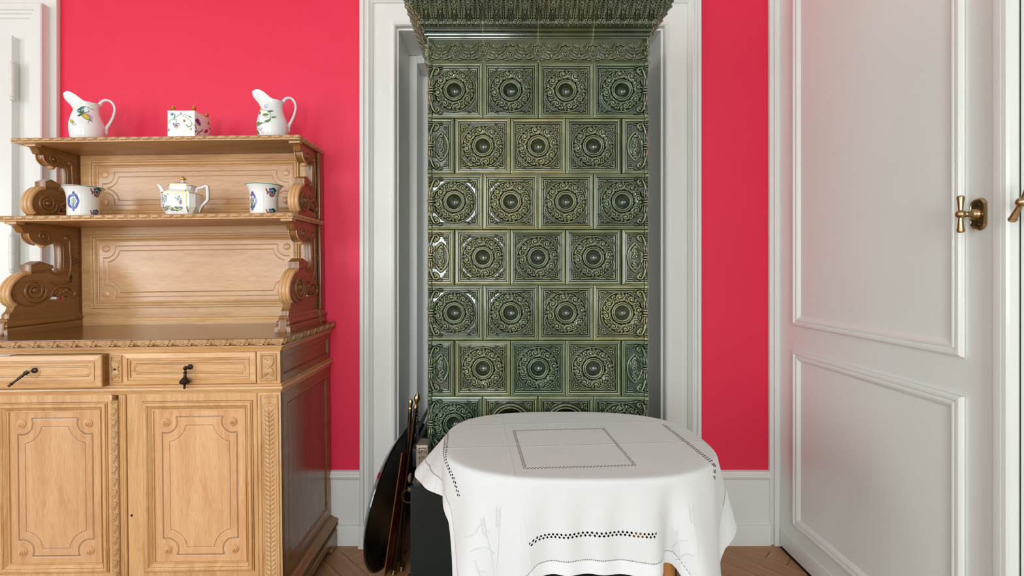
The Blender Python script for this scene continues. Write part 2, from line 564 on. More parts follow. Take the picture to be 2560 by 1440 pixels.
def px_ray(px, py): return Vector(((px-1250)/1200, 1, (675-py)/1200))
def decal(name, targets, shapes, parent, lift=.0005, inc=.0001):
    """painted decoration laid on a curved surface as thin coloured shapes"""
    bvhs = []
    for ob in targets:
        off = chain_loc(ob)
        me = ob.data
        bvhs.append(BVHTree.FromPolygons([tuple(v.co+off) for v in me.vertices], [tuple(p.vertices) for p in me.polygons]))
    V, F, MI = [], [], []
    cp = Vector((0, 0, CZ))
    for li, (pts, faces, mi) in enumerate(shapes):
        base = len(V); ok = {}
        for i, (x, y) in enumerate(pts):
            d = px_ray(x, y).normalized(); best = None
            for b in bvhs:
                hit = b.ray_cast(cp, d)
                if hit[0] is not None and (best is None or hit[3] < best[3]): best = hit
            if best is None: V.append((0, 0, 0)); continue
            n = best[1]
            if n.dot(d) > 0: n = -n
            V.append(tuple(best[0]+n*(lift+li*inc))); ok[i] = 1
        for f in faces:
            if all(i in ok for i in f):
                F.append(tuple(i+base for i in f)); MI.append(mi)
    me = mk(V, F)
    used = sorted(set(MI))
    for u in used: me.materials.append(PAINTS[u])
    me.polygons.foreach_set('material_index', [used.index(i) for i in MI])
    bm = bmesh.new(); bm.from_mesh(me)
    bmesh.ops.delete(bm, geom=[v for v in bm.verts if not v.link_faces], context='VERTS')
    bm.to_mesh(me); bm.free()
    return put(name, me, None, parent, True, flat=True)
def d_blob(x, y, rx, ry, ang, mi, wob=0, n=14):
    c, s = math.cos(ang), math.sin(ang); P = [(x, y)]
    for r in (.5, 1):
        for k in range(n):
            a = 2*PI*k/n; w = r*(1+wob*math.cos(a*5))
            u, v = rx*w*math.cos(a), ry*w*math.sin(a)
            P.append((x+u*c-v*s, y+u*s+v*c))
    F = [(0, 1+k, 1+(k+1) % n) for k in range(n)]+[(1+k, 1+n+k, 1+n+(k+1) % n, 1+(k+1) % n) for k in range(n)]
    return (P, F, mi)
def d_line(pts, w, mi, w1=None):
    pts = crv(pts, 5) if len(pts) > 2 else pts
    P, F = [], []; m = len(pts)
    w1 = w if w1 is None else w1
    for i, p in enumerate(pts):
        a, b = pts[max(i-1, 0)], pts[min(i+1, m-1)]
        dx, dy = b[0]-a[0], b[1]-a[1]; L = math.hypot(dx, dy)+1e-9
        ww = (w+(w1-w)*i/(m-1))/2
        P += [(p[0]-dy/L*ww, p[1]+dx/L*ww), (p[0]+dy/L*ww, p[1]-dx/L*ww)]
        if i: F.append((2*i-2, 2*i, 2*i+1, 2*i-1))
    return (P, F, mi)
def d_leaf(x, y, L, wd, ang, mi):
    c, s = math.cos(ang), math.sin(ang); P, F = [], []; n = 7
    for i in range(n+1):
        t = i/n; w = wd*math.sin(PI*t**.8)/2
        for q in (-w, 0, w): P.append((x+L*t*c-q*s, y+L*t*s+q*c))
        if i: F += [(3*i-3, 3*i, 3*i+1, 3*i-2), (3*i-2, 3*i+1, 3*i+2, 3*i-1)]
    return (P, F, mi)

# ------------------------------------------------------------------ the room
YW = 2.2
NX0, NX1, NZ = -.475, .748, 2.36          # niche opening
def S(o): o['kind'] = 'structure'; return o
b = MB()
b.box(ROOM_L, NX0, YW, YW+.5, 0, ROOM_H).box(NX1, ROOM_R+.1, YW, YW+.5, 0, ROOM_H).box(NX0, NX1, YW, YW+.5, NZ, ROOM_H)
S(b.put('wall_back', red_paint))
S(MB().box(ROOM_R, ROOM_R+.1, ROOM_B, YW, 0, ROOM_H).put('wall_right', white_paint))
b = MB().box(ROOM_L-.1, ROOM_L, ROOM_B, SIDE_Y[0], 0, ROOM_H).box(ROOM_L-.1, ROOM_L, SIDE_Y[1], YW, 0, ROOM_H)
b.box(ROOM_L-.1, ROOM_L, SIDE_Y[0], SIDE_Y[1], 0, WIN_Z[0]).box(ROOM_L-.1, ROOM_L, SIDE_Y[0], SIDE_Y[1], WIN_Z[1], ROOM_H)
S(b.put('wall_left', ceiling_paint))
b = MB()
xs = [ROOM_L]
for wx, hw in WINDOWS:
    b.box(xs[-1], wx-hw, ROOM_B-.15, ROOM_B, 0, ROOM_H)
    b.box(wx-hw, wx+hw, ROOM_B-.15, ROOM_B, 0, WIN_Z[0]).box(wx-hw, wx+hw, ROOM_B-.15, ROOM_B, WIN_Z[1], ROOM_H)
    xs.append(wx+hw)
b.box(xs[-1], ROOM_R, ROOM_B-.15, ROOM_B, 0, ROOM_H)
S(b.put('wall_front', ceiling_paint))
S(MB().box(ROOM_L-.1, ROOM_R+.1, ROOM_B-.15, YW+.5, ROOM_H, ROOM_H+.1).put('ceiling', ceiling_paint))
pane_m = NT('window_glass')
tr = pane_m.n('ShaderNodeBsdfTransparent'); gl = pane_m.n('ShaderNodeBsdfGlossy'); mx = pane_m.n('ShaderNodeMixShader')
gl.inputs['Roughness'].default_value = .02; mx.inputs[0].default_value = .06
pane_m.l(tr.outputs[0], mx.inputs[1]); pane_m.l(gl.outputs[0], mx.inputs[2]); pane_m.l(mx.outputs[0], pane_m.out.inputs[0])
for k, (wx, hw) in enumerate(WINDOWS):
    b = MB(); y0, y1 = ROOM_B-.09, ROOM_B-.04
    for x0, x1 in ((wx-hw, wx-hw+.06), (wx+hw-.06, wx+hw), (wx-.05, wx+.05)): b.box(x0, x1, y0, y1, *WIN_Z)
    for z0, z1 in ((WIN_Z[0], WIN_Z[0]+.08), (WIN_Z[1]-.07, WIN_Z[1]), (1.95, 2.03), (1.25, 1.275)): b.box(wx-hw, wx+hw, y0+.003, y1-.003, z0, z1)
    w = S(b.put('window_%d' % (k+1), white_paint))
    MB().box(wx-hw+.05, wx+hw-.05, ROOM_B-.068, ROOM_B-.064, WIN_Z[0]+.05, WIN_Z[1]-.05).put('pane', pane_m.m, w)

b = MB(); x0, x1 = ROOM_L-.075, ROOM_L-.03  # frame and pane of the added window that holds the fill lamp
for ya, yb2 in ((SIDE_Y[0], SIDE_Y[0]+.06), (SIDE_Y[1]-.06, SIDE_Y[1]), (sum(SIDE_Y)/2-.05, sum(SIDE_Y)/2+.05)): b.box(x0, x1, ya, yb2, *WIN_Z)
for z0, z1 in ((WIN_Z[0], WIN_Z[0]+.08), (WIN_Z[1]-.07, WIN_Z[1]), (1.95, 2.03)): b.box(x0+.003, x1-.003, SIDE_Y[0], SIDE_Y[1], z0, z1)
w = S(b.put('window_3', white_paint))
MB().box(ROOM_L-.056, ROOM_L-.052, SIDE_Y[0]+.05, SIDE_Y[1]-.05, WIN_Z[0]+.05, WIN_Z[1]-.05).put('pane', pane_m.m, w)

# niche behind the stove
b = MB()
b.box(NX0, NX0+.01, YW+.004, YW+.44, 0, NZ).box(NX1-.01, NX1, YW+.004, YW+.44, 0, NZ).box(NX0+.01, NX1-.01, YW+.004, YW+.44, NZ-.01, NZ)
b.box(NX0, NX1, YW+.43, YW+.44, 0, NZ)
for x0, x1 in ((NX0+.01, NX0+.05), (NX1-.05, NX1-.01)): b.box(x0, x1, YW+.26, YW+.43, 0, NZ-.012, .003)
b.box(NX0+.05, NX1-.05, YW+.26, YW+.43, NZ-.05, NZ-.01, .003)
S(b.put('trim_1', niche_paint))
# casing round the niche: inner bead, flat board, stepped outer moulding
CX0, CX1 = -.6325, .9075
cas = [(0, .012), (0, .040), (.006, .047), (.018, .047), (.022, .036), (.026, .034), (.034, .042), (.040, .042), (.046, .034), (.052, .030), (.056, .026), (.058, .018),
       (.138, .018), (.139, .022), (.148, .026), (.151, .028), (.155, .026), (.1595, .018), (.1605, -.012)]
V, F = [], []
for (i, h) in cas:
    V += [(CX0+i, YW-h, 0), (CX0+i, YW-h, 2.518-i), (CX1-i, YW-h, 2.518-i), (CX1-i, YW-h, 0)]
for j in range(len(cas)-1):
    for k in range(3): F.append((j*4+k, (j+1)*4+k, (j+1)*4+k+1, j*4+k+1))
trim2 = S(put('trim_2', mk(V, F), white_paint, angle=20))
for x0, x1 in ((CX0-.004, CX0+.062), (CX1-.062, CX1+.004)):
    MB().box(x0, x1, YW-.054, YW-.001, 0, .105, .003).put('plinth_block', white_paint, trim2)
for name, x0, x1 in (('baseboard_left', -2.02, CX0), ('baseboard_right', CX1, 1.228)):
    V, F = [], []
    prof = [(.026, 0), (.026, .082), (.024, .088), (.012, .092), (.012, .292), (.016, .296), (.022, .305), (.024, .311), (.022, .317), (.018, .320), (.012, .331), (.003, .333), (.0, .334)]
    for h, z in prof: V += [(x0, YW-h, z), (x1, YW-h, z)]
    for j in range(len(prof)-1): F.append((2*j, 2*j+1, 2*j+3, 2*j+2))
    S(put(name, mk(V, F), white_paint, angle=25))
# corner post between the red wall and the right-hand doors
S(MB().box(1.2265, 1.245, YW-.018, YW, 0, ROOM_H, .003).box(1.243, 1.30, YW-.03, YW, 0, ROOM_H, .002).put('trim_3', white_paint))

# ---- door_2: the near and far leaves of the double door in the right wall
XD = 1.265
def panel_door(name, ya, yb, zsplit, hinge):
    """leaf from ya (far) to yb (near)"""
    P = wallR(XD)
    leaf = MB()
    leaf.box(XD+.001, XD+.034, yb, ya, .012, 2.62)
    leaf.box(XD-.004, XD+.002, yb+.02, ya-.004, .012, .085, .002)
    d = S(leaf.put(name, door_paint))
    stile_f, stile_n = .105, .092
    prof = [(0, 0), (.0015, .010), (.006, .013), (.013, .013), (.017, .008), (.021, .008), (.024, .011), (.030, .010), (.040, .002), (.046, -.004)]
    for z0, z1 in ((1.012, 2.5), (.155, .905)):
        MB().frame(-(ya-stile_f), -(yb+stile_n), z0, z1, prof, P).put('door_panel', door_paint, d, angle=20)
    return d
door2 = panel_door('door_2', 2.168, 1.214, .95, True)
# rounded edge strip of the meeting stile
pts = [(XD, 1.235), (XD-.002, 1.222), (XD-.012, 1.214), (XD-.024, 1.208), (XD-.026, 1.196), (XD-.026, 1.188), (XD-.023, 1.1865), (XD-.026, 1.185), (XD-.026, 1.176), (XD-.022, 1.170), (XD+.001, 1.170)]
V, F = [], []
for x, y in pts: V += [(x, y, .01), (x, y, 2.62)]
for j in range(len(pts)-1): F.append((2*j, 2*j+1, 2*j+3, 2*j+2))
put('meeting_stile', mk(V, F), door_paint, door2, angle=30)
for z in (1.345, .235, 2.4):
    b = MB().lathe([(.001, 0), (.005, .002), (.0062, .006), (.004, .010), (.0062, .014), (.0066, .075), (.0062, .077), (.0066, .079), (.0062, .142), (.004, .146), (.0062, .150), (.004, .156), (.001, .160)], (XD-.008, 2.176, z-.08), n=12)
    b.put('hinge', door_paint, door2)
door3 = panel_door('door_3', 1.166, .22, .95, False)
def door_handle(parent, yc, zc, tilt):
    X = XD
    pl = MB()
    ov = []
    for k in range(32):
        a = 2*PI*k/32
        ov.append((.0205*math.cos(a), .0225*(1 if math.sin(a) > 0 else -1)*(1 if abs(math.sin(a)) > 1e-6 else 0)+.0205*math.sin(a)))
    V, F = [], []
    for i, (g, h) in enumerate(((1, 0), (1, .004), (.9, .008), (.84, .008), (.8, .0065))):
        for (u, v) in ov: V.append((X-h, yc-u*g, zc+v*g))
    n = 32
    for j in range(4):
        for k in range(n): F.append((j*n+k, j*n+(k+1) % n, (j+1)*n+(k+1) % n, (j+1)*n+k))
    F.append(tuple(4*n+k for k in range(n)))
    pl.add(V, F)
    plate = pl.put('door_handle_plate', brass, parent)
    plate['label'] = 'oval brass plate with two screws'
    for s in (-1, 1):
        MB().lathe([(.0055, 0), (.0055, .002), (.0035, .0032), (.0005, .0032)], (X-.0062, yc, zc+s*.026), (-1, 0, 0), 16).put('screw', brass_dark, plate)
    h = MB().lathe([(.013, .006), (.012, .010), (.014, .012), (.012, .014), (.0135, .016), (.0115, .018), (.0125, .020), (.009, .024), (.0075, .034), (.0085, .040), (.006, .044)], (X, yc, zc), (-1, 0, 0), 20)
    h.lathe([(.001, -.0115), (.006, -.010), (.0105, -.005), (.0118, 0), (.0105, .005), (.006, .010), (.001, .0115)], (X-.050, yc, zc), (-1, 0, 0), 20)
    for s in (-1, 1):
        ax = Vector((0, math.sin(tilt), math.cos(tilt)))*s
        h.lathe([(.0058, .008), (.0052, .012), (.0078, .040), (.0090, .0405), (.0090, .0425), (.0078, .043), (.0082, .046), (.006, .0485), (.002, .0495)], (X-.050, yc, zc), ax, 18)
    h.put('door_handle', brass, parent)
door_handle(door2, 1.266, 1.397, 0)
door_handle(door3, 1.118, 1.408, math.radians(-27))

# ---- door_1: the white door and casing at the far left of the back wall
b = MB()
b.box(-2.95, -2.013, YW-.022, YW, 0, 2.75, .003)
trim4 = S(b.put('trim_4', white_paint))
V, F = [], []
prof = [(0, .022), (0, .062), (.004, .066), (.03, .066), (.034, .060), (.044, .060), (.048, .054), (.062, .054), (.066, .048), (.140, .048), (.140, .03)]
x1, zt = -2.041, 2.440
for i, h in prof: V += [(x1-i, YW-h, 0), (x1-i, YW-h, zt-i), (-2.9, YW-h, zt-i)]
for j in range(len(prof)-1):
    for k in range(2): F.append((j*3+k, j*3+k+1, (j+1)*3+k+1, (j+1)*3+k))
put('casing', mk(V, F), white_paint, trim4, angle=20)
d1 = S(MB().box(-2.9, -2.155, YW-.082, YW-.03, .01, 2.285, .004).put('door_1', white_paint))
for z0 in (1.995, 1.235, .3):
    MB().lathe([(.002, 0), (.007, .003), (.009, .010), (.006, .016), (.010, .019), (.0105, .090), (.009, .091), (.0105, .092), (.0105, .160), (.006, .163), (.009, .168), (.007, .176), (.002, .180)], (-2.149, YW-.088, z0), n=16).put('hinge', white_paint, d1)

# ---- parquet: diagonal basket of oak planks
def clip(poly, x0, x1, y0, y1):
    for ax, lim, sg in ((0, x0, 1), (0, x1, -1), (1, y0, 1), (1, y1, -1)):
        out = []
        for i in range(len(poly)):
            a, b_ = poly[i-1], poly[i]
            ia, ib = sg*(a[ax]-lim) >= 0, sg*(b_[ax]-lim) >= 0
            if ia != ib:
                t = (lim-a[ax])/(b_[ax]-a[ax])
                out.append((a[0]+t*(b_[0]-a[0]), a[1]+t*(b_[1]-a[1])))
            if ib: out.append(b_)
        poly = out
        if len(poly) < 3: return []
    return poly
floor = S(MB().box(ROOM_L-.1, ROOM_R+.1, ROOM_B-.15, YW+.5, -.06, -.0025).put('floor', plain('dark_joint_wood', lin(52, 34, 24), .8), flat=True))
CELL, NP = .3213, 4
q2 = math.sqrt(.5)
near, rest = [], []
for iu in range(-14, 13):
    for iv in range(-14, 13):
        u0, v0 = 1.0076+iu*CELL, -.82+iv*CELL
        for k in range(NP):
            w = CELL/NP; g = .0011
            if (iu+iv) % 2: R_ = [(u0+k*w+g, v0+g), (u0+(k+1)*w-g, v0+g), (u0+(k+1)*w-g, v0+CELL-g), (u0+k*w+g, v0+CELL-g)]; ang = -PI/4
            else: R_ = [(u0+g, v0+k*w+g), (u0+CELL-g, v0+k*w+g), (u0+CELL-g, v0+(k+1)*w-g), (u0+g, v0+(k+1)*w-g)]; ang = PI/4
            P = [((u+v)*q2, (u-v)*q2) for u, v in R_]
            P = clip(P, ROOM_L, 1.262, ROOM_B, YW-.066)
            if not P: continue
            cx, cy = sum(p[0] for p in P)/len(P), sum(p[1] for p in P)/len(P)
            area = abs(sum(P[i-1][0]*P[i][1]-P[i][0]*P[i-1][1] for i in range(len(P))))/2
            if area < 2e-5: continue
            if cy > 1.55 and -1.15 < cx < 1.27: near.append((P, cx, cy, ang))
            else: rest.append((P, cx, cy, ang))
def plank_mesh(items, local=True):
    V, F = [], []
    for (P, cx, cy, ang) in items:
        if local:
            c, s = math.cos(-ang+PI/2), math.sin(-ang+PI/2)
            P = [((x-cx)*c-(y-cy)*s, (x-cx)*s+(y-cy)*c) for x, y in P]
        area = sum(P[i-1][0]*P[i][1]-P[i][0]*P[i-1][1] for i in range(len(P)))
        if area < 0: P = P[::-1]
        mx_, my_ = sum(p[0] for p in P)/len(P), sum(p[1] for p in P)/len(P)
        o = len(V); n = len(P)
        V += [(x, y, -.004) for x, y in P]+[(x, y, -.0008) for x, y in P]
        for x, y in P:
            L = math.hypot(x-mx_, y-my_)+1e-9
            V.append((x-(x-mx_)/L*.001, y-(y-my_)/L*.001, 0))
        for k in range(n):
            k2 = (k+1) % n
            F += [(o+k, o+k2, o+n+k2, o+n+k), (o+n+k, o+n+k2, o+2*n+k2, o+2*n+k)]
        F.append(tuple(o+2*n+k for k in range(n)))
    return mk(V, F)
for it in near:
    o = put('plank', plank_mesh([it]), floor_mat, floor, flat=True)
    o.location = (it[1], it[2], rng.uniform(-.0006, 0)); o.rotation_euler = (0, 0, it[3]-PI/2)
for x in np.arange(-2.9, 1.25, .83):
    x1 = min(x+.829, 1.262)
    it = ([(x, YW-.0655), (x1, YW-.0655), (x1, YW), (x, YW)], (x+x1)/2, YW-.033, 0)
    o = put('plank', plank_mesh([it]), floor_mat, floor, flat=True)
    o.location = (it[1], it[2], 0); o.rotation_euler = (0, 0, -PI/2)
o = put('plank_field', plank_mesh(rest, False), floor_mat, floor, flat=True); o['kind'] = 'stuff'
b = MB().box(NX0, NX1, YW, YW+.44, -.004, 0).put('plank', floor_mat, floor, flat=True)

# ------------------------------------------------------------------ the tiled stove
SX, SY, SD = .1375, 1.742, .60          # centre x, face y, depth
T, TH = .1995, .2006                    # tile width and height
SZ0 = .594                              # foot of the lowest row
SXL = SX-2*T
stove = empty('tiled_stove', (SX, SY+.3, 0), 'tall dark green glazed tiled stove with round medallion tiles, standing in the white niche', 'stove')

PROF_D = [0, .006, .012, .030, .042, .055, .063, .072, .078, .088, .095, .106, .110, .122, .130]
PROF_H = [-.004, .008, .0115, .0125, .0140, .0125, .0065, .0065, .0090, .0080, .0010, .0010, .0050, .0055, .0030]
def frame_field(hf, W, H, sides='LRTB'):
    D = np.full_like(hf.X, 9.)
    if 'L' in sides: D = np.minimum(D, hf.X)
    if 'R' in sides: D = np.minimum(D, W-hf.X)
    if 'B' in sides: D = np.minimum(D, hf.Y)
    if 'T' in sides: D = np.minimum(D, H-hf.Y)
    return np.interp(D/.2, PROF_D, PROF_H)
def ornament_edge(hf, x0, W, H, s):
    """upright acanthus band that runs down the stove's corner; s=+1 when it grows to the right"""
    X = lambda d: x0+s*d
    cy = H/2
    hf.line([(X(.009), .006), (X(.008), H-.006)], .0075, .0075, .007)
    for k in range(9):
        for m in (-1, 1):
            yy = cy+m*(.052+.0045*k)
            if .006 < yy < H-.006: hf.blob(X(.006), yy, .006, .0019, 0, .013)
    hf.blob(X(.012), cy, .011, .0045, 0, .018)
    for m in (-1, 1):
        hf.blob(X(.012), cy+m*.009, .009, .0045, 0, .014)
        hf.leaf(X(.012), cy+m*.010, .040, .010, math.atan2(m, s*.06), .017)
        hf.leaf(X(.014), cy+m*.016, .030, .007, math.atan2(m*.9, s*.55), .014)
        hf.line(crv([(X(.012), cy+m*.045), (X(.017), cy+m*.062), (X(.026), cy+m*.077), (X(.036), cy+m*.078), (X(.040), cy+m*.070), (X(.035), cy+m*.064), (X(.030), cy+m*.068)]), .0042, .0045, .014)
        hf.blob(X(.032), cy+m*.069, .005, .005, 0, .017)
        hf.leaf(X(.020), cy+m*.055, .030, .0065, math.atan2(m*.6, s*.9), .012)
        hf.leaf(X(.036), cy+m*.083, .022, .006, math.atan2(-m*.15, s), .012)
        hf.leaf(X(.010), cy+m*.070, .024, .006, math.atan2(m, s*.1), .014)
def tile_field(kind, seed=3, vent=False):
    r_ = np.random.RandomState(seed)
    W = T if kind in ('full', 'left', 'right') else T/2-.0035
    H = TH
    hf = HF(W, H, .00125)
    sides = {'full': 'LRTB', 'left': 'RTB', 'right': 'LTB', 'hleft': 'RTB', 'hright': 'LTB'}[kind]
    hf.Z = frame_field(hf, W, H, sides)
    if kind in ('full', 'left', 'right'):
        cx, cy = W/2, H/2
        if kind == 'left': cx -= .004
        if kind == 'right': cx += .004
        R = np.hypot(hf.X-cx, hf.Y-cy)/.2
        if vent:
            rad = np.interp(R, [0, .27, .275, .285, .30, .315, .33, .345, .36, .375, .385], [-.02, -.02, .004, .014, .016, .010, .012, .018, .012, .004, .003])
        else:
            rad = np.interp(R, [.131, .134, .142, .150, .160, .170, .178, .187, .195, .203, .23, .28, .33, .350, .360, .366, .372, .380, .386, .390],
                            [.004, .010, .0150, .0160, .0125, .0130, .0165, .0155, .0080, .0060, .0115, .0140, .0100, .0060, .0030, .0050, .0085, .0085, .0050, .0030])
            bowl = .006-.024*np.sqrt(np.clip(1-(R/.133)**2, 0, 1))
            rad = np.where(R < .1325, bowl, rad)
        hf.Z = np.where(R < .3895, np.maximum(rad, -.03) if True else rad, hf.Z)
        hf.snap()
        if not vent:
            N = 8
            for k in range(N):
                a0 = 2*PI*k/N+.2
                def mp(t, q):     # t along the ring (in tile widths), q outwards
                    a = a0+t/.28; r = (.28+q)*.2
                    return (cx+r*math.cos(a), cy+r*math.sin(a))
                j = r_.uniform(-.004, .004)
                sp = [(.0+p[0]*1.05, .010+j+p[1]*1.05) for p in spiral(0, 0, .060, .016, -2.2, 1.05, 22)]
                hf.line([mp(*p) for p in sp], .0024, .0028, .0066)
                hf.blob(*mp(.0, .010+j), .0050, .0052, 0, .0082)
                hf.blob(*mp(.012, .020+j), .0026, .0026, 0, .0090); hf.blob(*mp(-.012, .004+j), .0026, .0026, 0, .0090)
                stem = crv([(-.125, .060), (-.10, .02), (-.075, -.025), (-.045, -.056), (-.02, -.050)])
                hf.line([mp(*p) for p in stem], .0018, .0024, .0062)
                for (t, q, L, w_, da) in ((-.085, .018, .062, .024, .9), (-.060, -.030, .056, .022, -1.2), (-.105, -.010, .060, .022, -.9), (-.112, .030, .050, .020, 1.9), (.050, .050, .056, .020, .35), (.062, .018, .046, .020, -.25),
                                         (.052, -.026, .058, .022, -.8), (-.03, .066, .056, .018, .35), (-.070, .052, .048, .020, 1.3), (.010, -.062, .050, .018, -.1), (-.040, -.066, .040, .016, .2), (.085, -.055, .045, .018, .5)):
                    p0, p1 = mp(t, q), mp(t+.01*math.cos(da), q+.01*math.sin(da))
                    hf.leaf(p0[0], p0[1], L*.2*r_.uniform(.95, 1.15), w_*.2, math.atan2(p1[1]-p0[1], p1[0]-p0[0]), .0084, .45)
        # spandrel ornaments
        for sx_ in (-1, 1):
            if kind == 'left' and sx_ < 0 or kind == 'right' and sx_ > 0: continue
            for sy_ in (-1, 1):
                ox, oy = W/2+sx_*.0725, cy+sy_*.0725
                a = math.atan2(-sy_, -sx_)
                tri = [(ox+sx_*0, oy), (ox-sx_*.040, oy+sy_*.0), (ox, oy-sy_*.040)]
                hf.line([tri[1], tri[0], tri[2]], .0014, .0014, .005)
                for (d, t, r1) in ((.006, 0, .0034), (.012, .0045, .0030), (.012, -.0045, .0030), (.0105, .012, .0030), (.0105, -.012, .0030), (.011, .0195, .0026), (.011, -.0195, .0026), (.018, 0, .0030), (.017, .010, .0022), (.017, -.010, .0022), (.0135, .026, .0020), (.0135, -.026, .0020)):
                    x_ = ox+math.cos(a)*d+math.cos(a+PI/2)*t; y_ = oy+math.sin(a)*d+math.sin(a+PI/2)*t
                    hf.blob(x_, y_, r1*1.25, r1, a+t*80, .0065)
    else:
        s_ = 1 if kind == 'hleft' else -1
        ex = 0 if kind == 'hleft' else W
        cx, cy = ex+s_*.049, H/2
        D = np.abs(hf.X-cx)/.0185
        ves = np.abs(hf.Y-cy)/.060
        q = (hf.X-cx+.035)**2+(hf.Y-cy)**2, (hf.X-cx-.035)**2+(hf.Y-cy)**2
        rr = np.maximum(np.sqrt(q[0]), np.sqrt(q[1]))/.062
        hf.Z = np.where(rr < 1.06, np.interp(rr, [.0, .70, .90, .94, 1.0, 1.04, 1.06], [.010, .008, .004, .009, .011, .008, .004]), hf.Z)
        hf.snap()
        for m in range(-3, 4):
            yy = cy+m*.0125; w_ = .0150*math.cos(m*.36)
            sg = 1 if m % 2 else -1
            hf.line(spiral(cx+sg*.0035, yy, w_*.60, .0024, m*1.3, 1.0, 16), .0026, .0028, .006)
            hf.leaf(cx-sg*.006, yy-.006, .015, .0046, 1.57-sg*.7, .006); hf.blob(cx+sg*.0035, yy, .0032, .0032, 0, .008)
            hf.leaf(cx+sg*.008, yy+.002, .012, .0036, 1.57+sg*.5, .006)
        for sy_ in (-1, 1):
            for (d1, d2) in ((.004, .004), (.010, .005), (.005, .011), (.011, .012), (.005, .019), (.004, .027), (.016, .005)):
                hf.blob(ex+s_*(.0745-d1), cy+sy_*(.0745-d2), .0030, .0026, d1*300, .0060)
    hf.snap()
    if kind in ('left', 'hleft'): ornament_edge(hf, 0, W, H, 1)
    if kind in ('right', 'hright'): ornament_edge(hf, W, W, H, -1)
    return hf, W
tile_mesh = {}
for kind in ('full', 'left', 'right', 'hleft', 'hright', 'vent'):
    hf, W = tile_field('full' if kind == 'vent' else kind, 3, kind == 'vent')
    po = hf.pool(6, 330, .30)
    if kind in ('full', 'left', 'right'):
        cx_ = W/2+{'left': -.004, 'right': .004}.get(kind, 0); r_ = np.hypot(hf.X-cx_, hf.Y-TH/2)/.2
        po = np.where(r_ < .1335, .42, po)      # glaze pools in the hollow
    e_ = np.minimum(np.minimum(hf.X, W-hf.X), np.minimum(hf.Y, TH-hf.Y))
    po = np.where(e_ < .0013, .16, po)          # thin pale edge where the glaze breaks
    me = relief_mesh(hf, lambda u, v, h, W=W: (u-W/2, -h, v-TH/2), .025, po, 'stove_tile')
    me.materials.append(glaze)
    tile_mesh[kind] = (me, W)
    me.shade_smooth(); me.set_sharp_from_angle(angle=math.radians(70))
def tile(kind, x, z, rot=0, y=SY):
    o = bpy.data.objects.new('tile', tile_mesh[kind][0])
    COL.objects.link(o); o.parent = stove
    o.location = Vector((x, y, z))-stove.location
    o.rotation_euler = (0, 0, rot)
    return o
ROWS = 7
grille = None
for r in range(ROWS):
    z = SZ0+TH*(ROWS-1-r)+TH/2
    if r % 2 == 0:
        for k in range(4):
            kind = ('left', 'full', 'full', 'right')[k]
            if r == 6 and k in (1, 2): kind = 'vent'
            dx, dy = rng.uniform(-.0008, .0008), rng.uniform(-.0015, .0015)
            o = tile(kind, SXL+T*(k+.5)+dx, z, 0, SY+dy)
            o.rotation_euler = (rng.uniform(-.006, .006), rng.uniform(-.004, .004), rng.uniform(-.008, .008))
            if kind == 'vent':
                b = MB()
                b.box(-.055, .055, .012, .016, -.055, .055)
                for a in range(12):
                    an = 2*PI*a/12
                    b.tube([(math.cos(an)*.012, .009, math.sin(an)*.012), (math.cos(an+.18)*.032, .007, math.sin(an+.18)*.032), (math.cos(an)*.052, .009, math.sin(an)*.052)], [.0022, .0030, .0022], 6)
                for R_ in (.012, .034, .052): b.ring((0, .008, 0), R_, .0022, n=36, m=6)
                b.put('vent_grille', brass_dark, o)
    else:
        W2 = tile_mesh['hleft'][1]
        for k in range(5):
            kind = ('hleft', 'full', 'full', 'full', 'hright')[k]
            x = (SXL+W2/2, SXL+T*1+.0, SXL+T*2, SXL+T*3, SXL+4*T-W2/2)[k]
            o = tile(kind, x+rng.uniform(-.0008, .0008), z, 0, SY+rng.uniform(-.0015, .0015))
            o.rotation_euler = (rng.uniform(-.006, .006), rng.uniform(-.004, .004), rng.uniform(-.008, .008))
    for side in (-1, 1):           # flank tiles
        for k in range(3 if r % 2 == 0 else 2):
            yy = SY+T*(k+.5) if r % 2 == 0 else SY+T*(k+1)
            if side < 0: tile('full', SXL+.011, z, -PI/2, yy)
            else: tile('full', SXL+4*T-.011, z, PI/2, yy)
body = MB().box(SXL+.024, SXL+4*T-.024, SY+.024, SY+SD, .57, 2.22).put('stove_core', grout, stove, True)
body['label'] = 'pale grout and core between the tiles'
# foot moulding of the stove
b = MB().ledge(SXL, SXL+4*T, SY+SD, SY, [(.010, .5705), (.022, .5705), (.024, .576), (.018, .581), (.008, .583), (.004, .588), (.008, .5935)])
b.put('foot_moulding', glaze, stove, True, 40)

